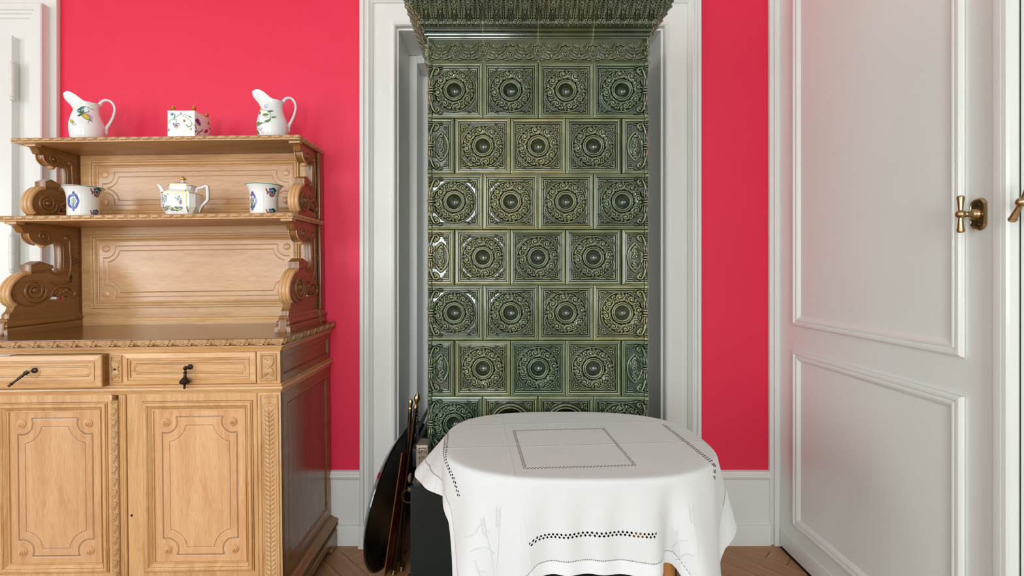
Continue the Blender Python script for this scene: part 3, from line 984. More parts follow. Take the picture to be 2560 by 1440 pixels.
# crown: frieze tiles, and acanthus cornice tiles with mitred returns
fr_z0, fr_z1 = SZ0+TH*ROWS, 2.094
fr_rand = np.random.RandomState(9)
def frieze_field():
    W, H = T, fr_z1-fr_z0
    hf = HF(W, H, .0009)
    hf.Z = np.interp(hf.Y, [0, .002, .006, .012, .0145, .016, H-.006, H-.004, H], [.002, .009, .012, .008, .002, .002, .002, .005, .006])
    hf.Z = np.where((hf.X < .0007) | (hf.X > W-.0007), -.003, hf.Z)
    hf.snap()
    y0 = .016
    for k in range(2):
        cx = W*(k+.5)/2
        sw = [(cx+dx, y0+dy) for dx, dy in ((-.036, .056), (-.031, .050), (-.027, .040), (-.020, .030), (-.010, .026), (0, .0245), (.010, .026), (.020, .030), (.027, .040), (.031, .050), (.036, .056))]
        sw = crv(sw, 4)
        hf.line(sw, .0062, .0062, .0045)
        for i in range(0, len(sw)-1, 2): hf.blob(*sw[i], .0019, .0019, 0, .0090)
        hf.line([(x, y+.0055) for x, y in sw], .0014, .0014, .0075)
        hf.line([(x, y-.0055) for x, y in sw], .0014, .0014, .0075)
        for s_ in (-1, 1):
            hf.line(spiral(cx+s_*.041, y0+.051, .0065, .0015, PI/2-s_*PI/2, s_*1.3, 18), .0018, .0018, .008)
            hf.line(spiral(cx+s_*.007, y0+.034, .0050, .0012, PI/2-s_*PI/2, s_*1.3, 16), .0014, .0014, .007)
            for (dx, dy, L, w_, an) in ((.004, .004, .020, .0042, .5), (.006, .002, .026, .0045, .12), (.010, .008, .020, .004, .75), (.022, .004, .018, .0045, .35), (.026, -.003, .016, .004, -.3)):
                hf.leaf(cx+s_*dx, y0+dy, L, w_, an if s_ > 0 else PI-an, .0085)
        for an in (-.9, -.45, 0, .45, .9):
            hf.leaf(cx, y0+.038, .024, .0048, PI/2+an, .0095)
        hf.blob(cx, y0+.012, .005, .007, 0, .009); hf.blob(cx, y0+.022, .003, .003, 0, .008)
        fx = cx+W/4
        for i in range(16):
            for s_ in (-1, 1): hf.leaf(cx+s_*fr_rand.uniform(.004, .046), y0+fr_rand.uniform(.002, .060), fr_rand.uniform(.006, .011), fr_rand.uniform(.0014, .0022), fr_rand.uniform(0, 2*PI), .0042)
        for (dx, dy) in ((0, .036), (-.005, .031), (.005, .031), (0, .027), (-.006, .024), (.006, .024), (-.003, .019), (.003, .019), (0, .014)):
            for xx in (fx+dx, fx+dx-W): hf.blob(xx, y0+dy, .0036, .0034, 0, .0095)
        for s_ in (-1, 1):
            for xx in (fx, fx-W): hf.leaf(xx+s_*.006, y0+.012, .022, .0038, PI/2-s_*.35, .007)
    return hf
fhf = frieze_field()
fme = relief_mesh(fhf, lambda u, v, h: (u-T/2, -h, v), .02, np.where((fhf.X < .0010) | (fhf.X > T-.0010), .10, fhf.pool(6, 300, .36)), 'frieze')
fme.materials.append(glaze); fme.shade_smooth(); fme.set_sharp_from_angle(angle=math.radians(70))
def frieze(x, y, rot):
    o = bpy.data.objects.new('frieze_tile', fme); COL.objects.link(o); o.parent = stove
    o.location = Vector((x, y, fr_z0))-stove.location; o.rotation_euler = (0, 0, rot)
for k in range(4): frieze(SXL+T*(k+.5), SY+.002, 0)
for k in range(3):
    frieze(SXL-.000, SY+T*(k+.5), -PI/2); frieze(SXL+4*T, SY+T*(k+.5), PI/2)
crown_prof = [(.004, 2.094), (.010, 2.096), (.012, 2.102), (.006, 2.106), (.006, 2.108), (.014, 2.110), (.017, 2.116), (.015, 2.119), (.014, 2.121),
              (.022, 2.124), (.029, 2.130), (.030, 2.138), (.026, 2.146), (.020, 2.150), (.023, 2.152), (.030, 2.158), (.041, 2.167), (.053, 2.179), (.064, 2.192), (.074, 2.205), (.076, 2.207),
              (.082, 2.208), (.084, 2.214), (.084, 2.232), (.078, 2.238)]
CL = float(np.sum(np.hypot(*np.diff(np.array(crown_prof), axis=0).T)))
def crown_field():
    W = T/4
    ds = np.r_[0, np.cumsum(np.hypot(*np.diff(np.array(crown_prof), axis=0).T))]
    hf = HF(W, CL, .001)
    s0, s1 = ds[9], ds[13]      # bead
    l0, l1 = ds[14], ds[19]     # leaves
    hf.snap()
    c = W/2
    m = (s0+s1)/2
    for s_ in (-1, 1):
        hf.line(spiral(c+s_*.0078, m, .0072, .0016, -PI/2, s_*1.3, 20), .0022, .0018, .0050)
        hf.line([(c+s_*.0165, s0+.001), (c+s_*.0155, s1-.001)], .0022, .0022, .0035)
        hf.leaf(c+s_*.0125, s0+.001, s1-s0, .003, PI/2, .004)
    Ll = l1-l0
    hf.line([(c, l0), (c, l1-.004)], .0026, .0014, .008)
    for i in range(8):
        t = i/7; y = l0+.003+t*(Ll-.020)
        wd_ = math.sin(PI*(.22+.62*t))
        for s_ in (-1, 1):
            hf.leaf(c+s_*.0015, y, .0205*wd_+.002, .0050, PI/2-s_*(.95-.35*t), .0105*(.75+.45*t), .35)
            hf.blob(c+s_*(.002+.0150*wd_*math.sin(.95-.35*t)), y+.0150*wd_*math.cos(.95-.35*t), .0022, .0020, 0, .0115*(.75+.4*t))
    hf.leaf(c, l1-.016, .016, .0070, PI/2, .0155, .5)
    for ex, s_ in ((0, 1), (W, -1)):
        for (yy, L, an) in ((.34, .020, .42), (.34, .024, .16), (.50, .016, .62), (.12, .022, .10), (.60, .014, .30)):
            hf.leaf(ex+s_*.0006, l0+Ll*yy, L, .0036, PI/2-s_*an, .0085, .4)
    for ex in (0, W):
        hf.line([(ex, l0), (ex, l1-.006)], .0016, .0016, .005)
        hf.leaf(ex, l1-.013, .012, .0045, PI/2, .009)
    return hf
chf = crown_field()
chf_pool = chf.pool(6, 300, .40)
L4 = [SXL, SXL+T, SXL+2*T, SXL+3*T, SXL+4*T]
def crown_piece(a0, a1, mit0, mit1, side):
    prof = np.array(crown_prof)
    ds = np.r_[0, np.cumsum(np.hypot(*np.diff(prof, axis=0).T))]
    s = np.linspace(0, ds[-1], chf.ny)
    o_, z = np.interp(s, ds, prof[:, 0]), np.interp(s, ds, prof[:, 1])
    do, dz = np.gradient(o_), np.gradient(z); L = np.hypot(do, dz)+1e-9
    n = int((a1-a0+.04)/.0011)
    K = np.linspace(0, 1, n)[None, :]
    lo = a0-(o_[:, None] if mit0 else -.0004); hi = a1+(o_[:, None] if mit1 else -.0004)
    A = lo+(hi-lo)*K+0*s[:, None]
    g = chf.sample(np.mod(A-(SXL if side == 'F' else SY), chf.W), s[:, None]+0*A)
    h, q = g(chf.Z), g(chf_pool)
    h = h*np.clip(np.minimum(K, 1-K)*n/3, 0, 1); q = np.where(np.minimum(K, 1-K)*n < 1.2, .10, q)
    off = o_[:, None]+dz[:, None]/L[:, None]*h; zc = z[:, None]-do[:, None]/L[:, None]*h
    if side == 'F': P = np.stack([A, SY-off, zc], -1)
    elif side == 'R': P = np.stack([SXL+4*T+off, A, zc], -1)
    else: P = np.stack([SXL-off, A, zc], -1)
    me = grid_mesh(P, q, 'crown', side == 'L')
    o = put('cornice_tile', me, glaze, stove, True, 70)
for k in range(4): crown_piece(L4[k], L4[k+1], k == 0, k == 3, 'F')
for sd in 'LR':
    for k in range(3): crown_piece(SY+T*k, SY+T*(k+1), k == 0, False, sd)
MB().box(SXL-.078, SXL+4*T+.078, SY-.078, SY+SD, 2.225, 2.2385).put('top_slab', glaze_dark, stove, True)
# plinth of the stove
PX0, PX1, PY0 = -.284, .559, 1.517
MB().box(PX0, PX1, PY0, SY+SD, 0, .5675, .004).put('plinth', glaze_dark, stove, True)
o = MB().add(*[(lambda P: ([(x, y, .5682) for x, y in P]+[(x, y, .5674) for x, y in P], [tuple(range(9)), *[(i, (i+1) % 9, 9+(i+1) % 9, 9+i)[::-1] for i in range(9)]]))([(PX0+.012, PY0+.03), (PX0+.05, PY0+.012), (PX0+.10, PY0+.004), (PX0+.14, PY0+.004), (PX0+.12, PY0+.03), (PX0+.10, PY0+.045), (PX0+.07, PY0+.07), (PX0+.04, PY0+.09), (PX0+.02, PY0+.08)])][0]).put('glaze_chip', chipped, stove, True)
o['label'] = 'bare brown patch where the glaze has worn off'
for z in (.545, .265):
    b = MB().ring((PX0-.012, PY0+.025, z-.022), .020, .0022, (.2, 1, 0), 22, 6)
    b.box(PX0-.012, PX0, PY0+.018, PY0+.032, z-.006, z+.006, .002)
    b.put('ring_handle', brass_dark, stove, True)
MB().lathe([(.001, 0), (.014, .001), (.016, .004), (.012, .008), (.006, .011), (.001, .012)], (PX0, PY0+.022, .583), (-1, 0, 0), 20).put('hinge_knob', steel, stove, True)

# iron fire box with rails, standing on the plinth left of the stove
fb = empty('iron_fire_box', (-.285, 1.9, .568), 'small ornate iron fire box with rails on the plinth, left of the green stove', 'fire box')
hf = HF(.043, .084, .0011)
hf.Z = frame_field(hf, .043, .084)*.25; hf.snap()
for k in range(4):
    for yy in (.060, .042, .024): hf.line(spiral(.010+.0078*k, yy, .0036, .001, k+yy*99, 1.2, 12), .0012, .0012, .0022)
put('front_plate', relief_mesh(hf, lambda u, v, h: (u-.287, 1.640-h, v+.569), .006), steel, fb, True)
MB().box(-.2865, -.2445, 1.642, 1.712, .5685, .650, .002).put('box', steel, fb, True)
MB().box(-.303, -.2875, 1.66, 2.15, .5685, .630, .002).put('side_casing', iron, fb, True)
for x, z in ((-.300, .662), (-.292, .690)):
    MB().tube([(x, 1.70, z), (x, 2.16, z)], .0035, 10).put('rail', iron, fb, True)
for y in (1.72, 2.12): MB().box(-.300, -.2915, y-.003, y+.003, .628, .694, .001).put('rail_support', iron, fb, True)

# ------------------------------------------------------------------ the oak sideboard (built in its own frame, then set on the uneven floor)
SB = empty('oak_sideboard', (-.768, 2.197, .014), 'carved light oak sideboard with two open shelves on scroll brackets, against the red wall', 'sideboard')
ROLL = .012
BX0, BX1, BYF = -1.16, 0.0, -.497        # carcass: left, right, front
def sbp(name, me_or_mb, mat, parent=None, angle=32, **k):
    me = me_or_mb.mesh() if isinstance(me_or_mb, MB) else me_or_mb
    return put(name, me, mat, parent or SB, False, angle, **k)
# carcass
c = MB()
c.box(BX0, BX1-.02, BYF+.02, 0, .05, .95)
sbp('carcass', c, oak_v)
# stiles and rails of the front
YF = BYF
for (xa, xb, za, zb_, yy) in ((-.083, 0, .09, .815, YF), (BX0, BX0+.083, .09, .815, YF), (-.606, -.552, .835, .955, YF+.0005), (-.083, 0, .832, .955, YF), (BX0, BX0+.083, .832, .955, YF)):
    MB().box(xa, xb, yy, YF+.02, za, zb_, .001).put('front_stile', oak_v, SB)
# pilasters with laurel carving
def pilaster_field(W, H):
    hf = HF(W, H, .0011)
    e = np.minimum(np.minimum(hf.X, W-hf.X), np.minimum(hf.Y, H-hf.Y))
    hf.Z = np.interp(e, [0, .002, .004, .0055, .0065], [0, .002, .002, -.0012, -.001])
    hf.snap(); c = W/2
    x0, x1 = .0105, W-.0105
    hf.groove([(x0, 0.01), (x0, H-.030)], .0006, .0014); hf.groove([(x1, 0.01), (x1, H-.030)], .0006, .0014)
    hf.groove(arc(c, H-.052, (x1-x0)/2, 0, PI, 20), .0006, .0014)
    hf.groove([(x0, H-.012), (x1, H-.012)], .0006, .0012)
    hf.groove([(c, .01), (c, H-.05)], .0007, .0012)
    hf.snap()
    y = .012; k = 0
    while y < H-.055:
        for s in (-1, 1):
            p = [(c+s*.0015, y-.006), (c+s*.010, y+.003), (c+s*.0175, y+.017)]
            hf.groove(crv(p, 3), .0007, .0016)
            hf.leaf(c+s*.0018, y, .024, .006, PI/2-s*.80, .0016, .2)
        y += .0165
    hf.leaf(c, H-.075, .035, .007, PI/2, .002)
    return hf
ph = pilaster_field(.066, .70)
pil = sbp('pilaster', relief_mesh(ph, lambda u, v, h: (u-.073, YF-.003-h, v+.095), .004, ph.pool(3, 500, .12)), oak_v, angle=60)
pm2 = bpy.data.objects.new('pilaster', pil.data); COL.objects.link(pm2); pm2.parent = SB; pm2.location = (BX0+.080, 0, 0)
def rosette_field(W, H, rim=.008):
    hf = HF(W, H, .0009)
    e = np.minimum(np.minimum(hf.X, W-hf.X), np.minimum(hf.Y, H-hf.Y))
    hf.Z = np.interp(e, [0, .003, .005, rim, rim+.001], [.0, .002, .002, -.0025, -.003]); hf.snap()
    cx, cy = W/2, H/2; a, b_ = W/2-rim, H/2-rim
    for an0 in (math.atan2(b_, a), PI-math.atan2(b_, a)):
        for q in (0, PI):
            L = math.hypot(a, b_)*.92
            for d in (-.42, -.2, 0, .2, .42):
                hf.leaf(cx, cy, L*(1-.8*abs(d)), a*.30, an0+q+d*.80, .0065, .45)
    for q in (0, PI/2, PI, 3*PI/2): hf.leaf(cx, cy, (a, b_)[int(q*2/PI+.01) % 2]*.70, a*.2, q, .004, .5)
    hf.snap(); hf.blob(cx, cy, .005, .006, 0, .005)
    return hf
rh = rosette_field(.058, .096)
for x in (-.070, BX0+.012):
    sbp('carved_rosette', relief_mesh(rh, lambda u, v, h, x=x: (u+x, YF-.004-h, v+.845), .004, rh.pool(3, 420, .15)), oak_v, angle=60)
rh2 = rosette_field(.040, .096, .005)
sbp('carved_rosette', relief_mesh(rh2, lambda u, v, h: (u-.599, YF-.004-h, v+.845), .004, rh2.pool(3, 420, .15)), oak_v, angle=60)
MB().lathe([(.0035, 0), (.0035, .002), (.002, .002)], (-.579, YF-.009, .893), (0, -1, 0), 14).put('keyhole', iron, SB)

# drawers
def drawer(x0, x1, pull, swing):
    e = MB(); z0, z1 = .836, .948
    y = YF-.002-pull
    W, H = x1-x0, z1-z0
    e.box(x0, x1, y+.005, YF+.25 if pull else YF+.02, z0, z1)
    d = sbp('drawer', e, oak_shaded_y if pull else oak_h)
    m = MB().frame(x0, x1, z0, z1, [(0, -.006), (0, 0), (.0015, .002), (.017, .0065), (.0172, .0005), (.0184, .0005), (.0188, .003), (.021, .003), (.0212, .0008), (.0222, .0008), (.0225, .0048), (.025, .0048), (.0252, -.001), (.0264, -.001), (.0268, .001), (.028, 0)], front(y), False)
    sbp('drawer_front', m, oak_h, d, 12)
    W2, H2 = W-.056, H-.056
    hf = HF(W2, H2, .0011)
    cx, cy = W2/2, H2/2
    for ins, nt, wd, dp in ((.009, .009, .0007, .0018), (.0140, .008, .0006, .0014)):
        a, c_ = ins, ins
        pts = []
        for (qx, qy, a0) in ((W2-ins, H2-ins, PI), (ins, H2-ins, 1.5*PI), (ins, ins, 0), (W2-ins, ins, PI/2)):
            pts += arc(qx, qy, nt, a0+PI/2, a0, 8) if True else []
        pts.append(pts[0])
        hf.groove(pts, wd, dp)
    hf.groove(arc(cx, cy, .019, 0, 2*PI, 30), .0006, .0015)
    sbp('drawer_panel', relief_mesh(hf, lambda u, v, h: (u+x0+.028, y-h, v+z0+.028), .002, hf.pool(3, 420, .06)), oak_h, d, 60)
    # hanging turned pull
    kx, kz = (x0+x1)/2+.004, (z0+z1)/2+.006
    kn = MB().lathe([(.002, 0), (.0085, .001), (.0095, .0035), (.0085, .0065), (.005, .009), (.003, .010), (.003, .016), (.001, .017)], (kx, y-.001, kz), (0, -1, 0), 22)
    kn.put('drawer_knob_rosette', bronze, d)
    prof = [(.001, -.010), (.006, -.008), (.0075, -.003), (.006, .002), (.003, .005), (.0035, .009), (.0065, .011), (.006, .014), (.0042, .016), (.0055, .028), (.010, .034), (.0155, .040), (.0175, .045), (.0150, .050), (.006, .054), (.003, .057), (.0045, .060), (.005, .064), (.003, .068), (.001, .069)]
    ax = Vector((math.sin(swing)*-1, -.10 if not swing else -.45, -math.cos(swing))).normalized()
    kp = MB().lathe(prof, (kx-(.006 if not swing else .010), y-.020, kz-.004), ax, 26) if not swing else MB().tube([Vector((kx-.006, y-.020, kz))+ax*t for t in (0, .01, .014, .018, .05, .056, .062, .066)], [.006, .0072, .004, .0048, .0032, .0052, .0034, .0044], 14)
    kp.put('drawer_pull', bronze, d)
    return d
drawer(-.553, -.085, 0, 0)
drawer(-1.072, -.606, .030, .75)
# paper slip showing in the gap above the open drawer
MB().box(-1.02, -.93, YF-.026, YF+.05, .9487, .9500).put('paper_slip', plain('paper', lin(235, 240, 240), .8), SB)

# doors
def notched(x0, x1, z0, z1, bx0, bx1, bz0, bz1, R):
    """rectangle whose corners are cut by arcs centred on the bosses"""
    pts = []
    for (cx, cz, ex, ez, order) in ((bx1, bz1, x1, z1, 0), (bx1, bz0, x1, z0, 1), (bx0, bz0, x0, z0, 2), (bx0, bz1, x0, z1, 3)):
        dx, dz = abs(ex-cx), abs(ez-cz)
        sx_, sz_ = (1 if order < 2 else -1), (1 if order in (0, 3) else -1)
        # point on horizontal edge (z=ez) and on vertical edge (x=ex) at distance R from boss, on the inner side
        ph_ = (cx-sx_*math.sqrt(max(R*R-dz*dz, 0)), ez); pv = (ex, cz-sz_*math.sqrt(max(R*R-dx*dx, 0)))
        a0 = math.atan2(ph_[1]-cz, ph_[0]-cx); a1 = math.atan2(pv[1]-cz, pv[0]-cx)
        while a1-a0 > PI: a1 -= 2*PI
        while a1-a0 < -PI: a1 += 2*PI
        mid = (a0+a1)/2
        if (math.cos(mid)*sx_ > 0 and math.sin(mid)*sz_ > 0): a1 -= 2*PI*(1 if a1 > a0 else -1)
        A = arc(cx, cz, R, a0, a1, 16)
        if order in (1, 3): A = A[::-1]
        pts += A
    return pts+[pts[0]]
door_panel_data = None
def cab_door(dx):
    global door_panel_data
    x0, x1, z0, z1 = -.541+dx, -.083+dx-(.0 if dx == 0 else -.0), .06, .803
    if dx: x0, x1 = -1.075, -.590
    rx0, rx1, rz0, rz1 = (-.487, -.096, .172, .778) if dx == 0 else (-1.000, -.609, .172, .778)
    st = MB()
    Y0 = YF-.0035
    for (xa, xb, za, zb_) in ((x0, rx0, z0, z1), (rx1, x1, z0, z1), (rx0, rx1, rz1, z1), (rx0, rx1, z0, rz0)): st.box(xa, xb, Y0, YF+.012, za, zb_)
    d = sbp('cabinet_door', st, oak_v)
    MB().frame(rx0, rx1, rz0, rz1, [(0, 0), (.0005, -.0055), (.0018, -.0055), (.0023, .002), (.0050, .0022), (.0053, -.001), (.0066, -.001), (.0070, .0045), (.010, .0068), (.015, .007), (.019, .003), (.0192, .0), (.0204, .0), (.0206, .003), (.023, .001), (.029, -.006), (.0292, -.0085), (.0306, -.0085), (.031, -.004), (.0345, -.0038), (.0347, -.0095), (.036, -.0095)], front(Y0), False).put('door_moulding', oak_v, d, angle=14)
    i = .034; x0, z0 = rx0, rz0
    W, H = rx1-rx0-2*i, rz1-rz0-2*i
    if door_panel_data is None:
        hf = HF(W, H, .00125)
        hf.groove(notched(.028, W-.028, .022, H-.025, .043, W-.043, .042, H-.044, .0405), .0013, .0022)
        hf.groove(notched(.031, W-.031, .025, H-.028, .043, W-.043, .042, H-.044, .0375), .0010, .0010)
        hf.groove(notched(.055, W-.055, .050, H-.056, .043, W-.043, .042, H-.044, .071), .0011, .0014)
        hf.inkw = .95
        door_panel_data = (relief_mesh(hf, lambda u, v, h: (u, -h, v), .003, hf.pool(3, 300, .03)), W, H)
    p = bpy.data.objects.new('door_panel', door_panel_data[0]); COL.objects.link(p); p.parent = d; p.location = (x0+i, YF-.002+.007, z0+i)
    if not p.data.materials: p.data.materials.append(oak_panel_v)
    p.data.shade_smooth()
    for bx in (.043, W-.043):
        for bz in (.042, H-.044):
            MB().lathe([(.0165, 0), (.0165, .002), (.0145, .0045), (.0125, .0045), (.0115, .0075), (.0085, .0085), (.0080, .0075), (.0075, .0105), (.0055, .0125), (.004, .0120), (.0035, .0150), (.0015, .0165), (.0002, .0166)], (x0+i+bx, YF-.002+.007, z0+i+bz), (0, -1, 0), 28).put('turned_boss', oak_panel_v, d)
    return d
dR = cab_door(0)
dL = cab_door(-.536)
# astragal fixed to the left-hand door: carved twist beside ribs
hf = HF(.0235, .70, .0011); hf.Z += .004*np.sqrt(np.clip(1-((hf.X-.01175)/.0125)**2, 0, 1)); hf.snap()
y = .01
k = 0
while y < .69:
    s = 1 if k % 2 else -1
    hf.leaf(.01175-s*.008, y-.004, .034, .0065, PI/2-s*.55, .0042, .5)
    hf.groove([(.0118-s*.009, y+.004), (.0118+s*.004, y+.010), (.0118+s*.010, y+.022)], .0008, .002)
    y += .0205; k += 1
sbp('carved_astragal', relief_mesh(hf, lambda u, v, h: (u-.590, YF-.014-h, v+.085), .012, hf.pool(3, 380, .25)), oak_v, dL, 60)
MB().box(-.598, -.590, YF-.009, YF+.01, .06, .803, .002).put('astragal_bead', oak_v, dL)
m = MB()
for x, r in ((-.563, .0028), (-.557, .0034), (-.549, .0024)): m.tube([(x, YF-.006, .06), (x, YF-.006, .803)], r, 10)
m.box(-.5665, -.545, YF-.006, YF+.01, .06, .803, .001)
m.put('ribbed_bead', oak_v, SB)
MB().lathe([(.004, 0), (.004, .0015), (.0022, .0015), (.0018, .0005)], (-.529, YF-.003, .375), (0, -1, 0), 14).put('keyhole', iron, dR)

# mouldings round the carcass
def sledge(name, prof, mat=oak_h, **k):
    return sbp(name, MB().ledge(BX0, BX1, 0, YF, prof), mat, angle=20, **k)
sledge('waist_moulding', [(0, .800), (.002, .812), (.010, .8125), (.012, .816), (.0135, .820), (.0125, .8245), (.010, .827), (.006, .828), (.005, .831), (.009, .832), (.009, .835), (.002, .8355)])
sledge('top_moulding', [(.0, .948), (.003, .950), (.0035, .9545), (.007, .955), (.009, .960), (.013, .964), (.014, .968), (.018, .9685), (.019, .972), (.019, .9725)])
sledge('worktop', [(.019, .9725), (.024, .9726), (.024, .975), (.016, .9755), (.016, .9965), (.026, .9966), (.027, .9975), (.0262, 1.0)], oak_top_shaded)
# carved worktop edge
W = .067
hf = HF(W, .026, .0011); hf.snap()
for ox in (-W, 0, W):
    hf.line(spiral(ox+.030, .014, .0098, .0052, PI*.95, .62, 20), .0026, .0022, .0052)
    hf.line(crv([(ox+.006, .002), (ox+.016, .006), (ox+.024, .014), (ox+.030, .025)]), .0022, .0026, .0050)
    hf.line(crv([(ox+.046, .024), (ox+.052, .014), (ox+.060, .006), (ox+.070, .002)]), .0024, .0024, .0050)
    for a in (-.7, -.2, .3): hf.leaf(ox+.054, .003, .020, .004, PI/2-.5+a, .0046, .5)
    hf.leaf(ox+.020, .004, .018, .004, 2.0, .0042, .5)
    hf.blob(ox+.030, .014, .005, .0045, 0, .0035)
ms = relief_ledge(BX0, BX1, -.0, YF, [(.0155, .9748), (.018, .9765), (.0215, .982), (.0245, .990), (.0255, .9962)], hf, .0011)
sbp('carved_worktop_edge', join_meshes(ms), oak_h, angle=70)
# plinth with fluted band
def fluted():
    hf = HF(.022, .030, .001); hf.snap()
    for ox in (-.022, 0, .022):
        hf.line(crv([(ox+.002, .001), (ox+.009, .010), (ox+.014, .020), (ox+.022, .029)]), .0042, .0042, .0045)
    return hf
ms = relief_ledge(BX0, BX1, 0, YF, [(.024, .066), (.025, .072), (.026, .085), (.024, .094)], fluted(), .0012)
sbp('carved_plinth_band', join_meshes(ms), oak_shaded_y, angle=70)
sledge('plinth_moulding', [(.020, .034), (.031, .0345), (.031, .060), (.028, .0655), (.024, .066), (.022, .0665), (.022, .094), (.030, .0945), (.033, .098), (.033, .102), (.028, .107), (.014, .111), (.006, .118), (0, .120)], oak_shaded_y)
for (ya, yb) in ((-.10, -.001), (YF-.030, YF+.07)):
    prof = [(ya, -.0), (yb, -.0), (yb, .035), (ya, .035)]
    out = [(yb, -.016, 1), (yb, .036, 1), (ya-.0, .036, 1)]
    if ya > -.2: out = [(-.001, -.0125, 1), (-.001, .040, 1), (-.125, .040, 1), (-.122, .034, 1), (-.108, .030), (-.100, .022, 1), (-.092, .022), (-.086, .010), (-.088, -.006), (-.080, -.0125, 1)]
    else: out = [(YF-.031, -.0125, 1), (YF+.055, -.0125, 1), (YF+.062, -.006), (YF+.060, .010), (YF+.066, .022), (YF+.074, .022, 1), (YF+.082, .030), (YF+.096, .034, 1), (YF+.10, .040, 1), (YF-.031, .040, 1)]
    sbp('bracket_foot', poly_solid(crv_corners(out), [], .008, .031, .0012), oak_shaded_y)
    sbp('bracket_foot', poly_solid([(a, z_+.013) for a, z_ in crv_corners(out)], [], BX0-.031, BX0-.008, .0012), oak_shaded_y)
# side of the carcass: frame with sunk panels
m = MB()
R_ = right(0.0)
m.frame(YF+.002, -.002, .118, .805, [(0, -.015), (0, 0), (.052, 0), (.053, -.003), (.056, -.0035), (.058, -.001), (.061, -.001), (.064, -.006), (.070, -.009)], R_, False)
m.frame(YF+.002, -.002, .835, .950, [(0, -.015), (0, 0), (.024, 0), (.025, -.003), (.028, -.002), (.031, -.007)], R_, True)
sbp('side_frame', m, oak_shaded_y, angle=14)
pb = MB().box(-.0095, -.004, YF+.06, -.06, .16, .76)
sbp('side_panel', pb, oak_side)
sbp('side_frame', MB().frame(-(-.002), -(YF+.002), .118, .805, [(0, -.015), (0, 0), (.052, 0), (.060, -.006)], lambda u, v, h: (BX0-h, -u, v), True), oak_shaded_y)

# hutch: back panels
HXL, HXR = -1.150, -.028
hb = MB().box(HXL+.02, HXR-.02, -.022, 0, .99, 1.775)
sbp('hutch_back', hb, oak_h)
def back_panel(x0, x1, z0, z1, zp0, zp1, bosses, incised):
    m = MB(); P = front(-.0265)
    m.frame(x0, x1, z0, z1, [(0, 0), (.0, .004), (.042, .0045), (.0422, .001), (.0434, .001), (.0438, .010), (.046, .013), (.050, .0125), (.053, .009), (.0532, .005), (.0546, .005), (.055, .009), (.058, .011), (.062, .010), (.068, .002), (.0682, -.0005), (.0696, -.0005), (.070, .0025), (.074, .001), (.0742, -.0018), (.076, -.0018)], P, False)
    f_ = sbp('hutch_panel_frame', m, oak_h, angle=14)
    i = .076; W, H = x1-x0-2*i, z1-z0-2*i
    hf = HF(W, H, .0017)
    b1, b2 = .030, .030
    for nt in incised:
        hf.groove(nt(W, H), .0010, .0018); hf.inkw = .95
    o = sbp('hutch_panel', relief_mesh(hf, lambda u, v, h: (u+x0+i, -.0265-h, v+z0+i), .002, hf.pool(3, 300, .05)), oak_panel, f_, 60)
    for bx, bz in ((b1, b2), (W-b1, b2), (b1, H-b2), (W-b1, H-b2)):
        MB().lathe([(.0165, -.001), (.0160, .002), (.013, .0042), (.008, .0055), (.0002, .006)], (x0+i+bx, -.0265, z0+i+bz), (0, -1, 0), 28).put('round_boss', oak_panel, f_)
N1 = lambda W, H: notched(.018, W-.018, .016, H-.018, .030, W-.030, .030, H-.030, .042)
N2 = lambda W, H: notched(.040, W-.040, .038, H-.040, .030, W-.030, .030, H-.030, .062)
back_panel(-1.104, -.074, 1.032, 1.450, 0, 0, 0, (N1, N2))
back_panel(-1.104, -.074, 1.448, 1.785, 0, 0, 0, (N1, N2))
sbp('hutch_base_moulding', MB().ledge(-1.10, -.075, -.001, -.024, [(.012, .9995), (.012, 1.016), (.010, 1.020), (.007, 1.021), (.007, 1.028), (.004, 1.032), (.004, 1.038), (0.0, 1.042)]), oak_h, angle=14)
# shelves with carved bead edge
def beads():
    hf = HF(.0440, .016, .0009)
    hf.snap()
    y = .0085
    for ox in (-.044, 0, .044):
        hf.line([(ox+.0095, y), (ox+.0285, y)], .0052, .0052, .0040)
        hf.blob(ox+.0370, y, .0016, .0054, 0, .0034); hf.blob(ox+.0418, y, .0016, .0054, 0, .0034)
    return hf
bh = beads()
def shelf(z, yf, xl, xr, t):
    m = MB().box(xl+.004, xr-.004, yf+.004, 0, z-t, z-.0008, .0008)
    m.box(xl+.0015, xr-.0015, yf+.0015, 0, z-t, z-t+.0042, .0008)
    o = sbp('shelf', m, oak_h)
    ms = relief_ledge(xl+.004, xr-.004, 0, yf+.004, [(-.001, z-t+.0036), (.001, z-t+.0042), (.002, z-t+.008), (.002, z-.005), (.001, z-.001), (-.002, z)], bh, .0009)
    sbp('carved_shelf_edge', join_meshes(ms), oak_h, o, 70)
    return o
SH1, SH2 = 1.783, 1.460
shelf(SH1, -.263, -1.186, -.018, .019)
shelf(SH2, -.335, -1.186, -.018, .021)

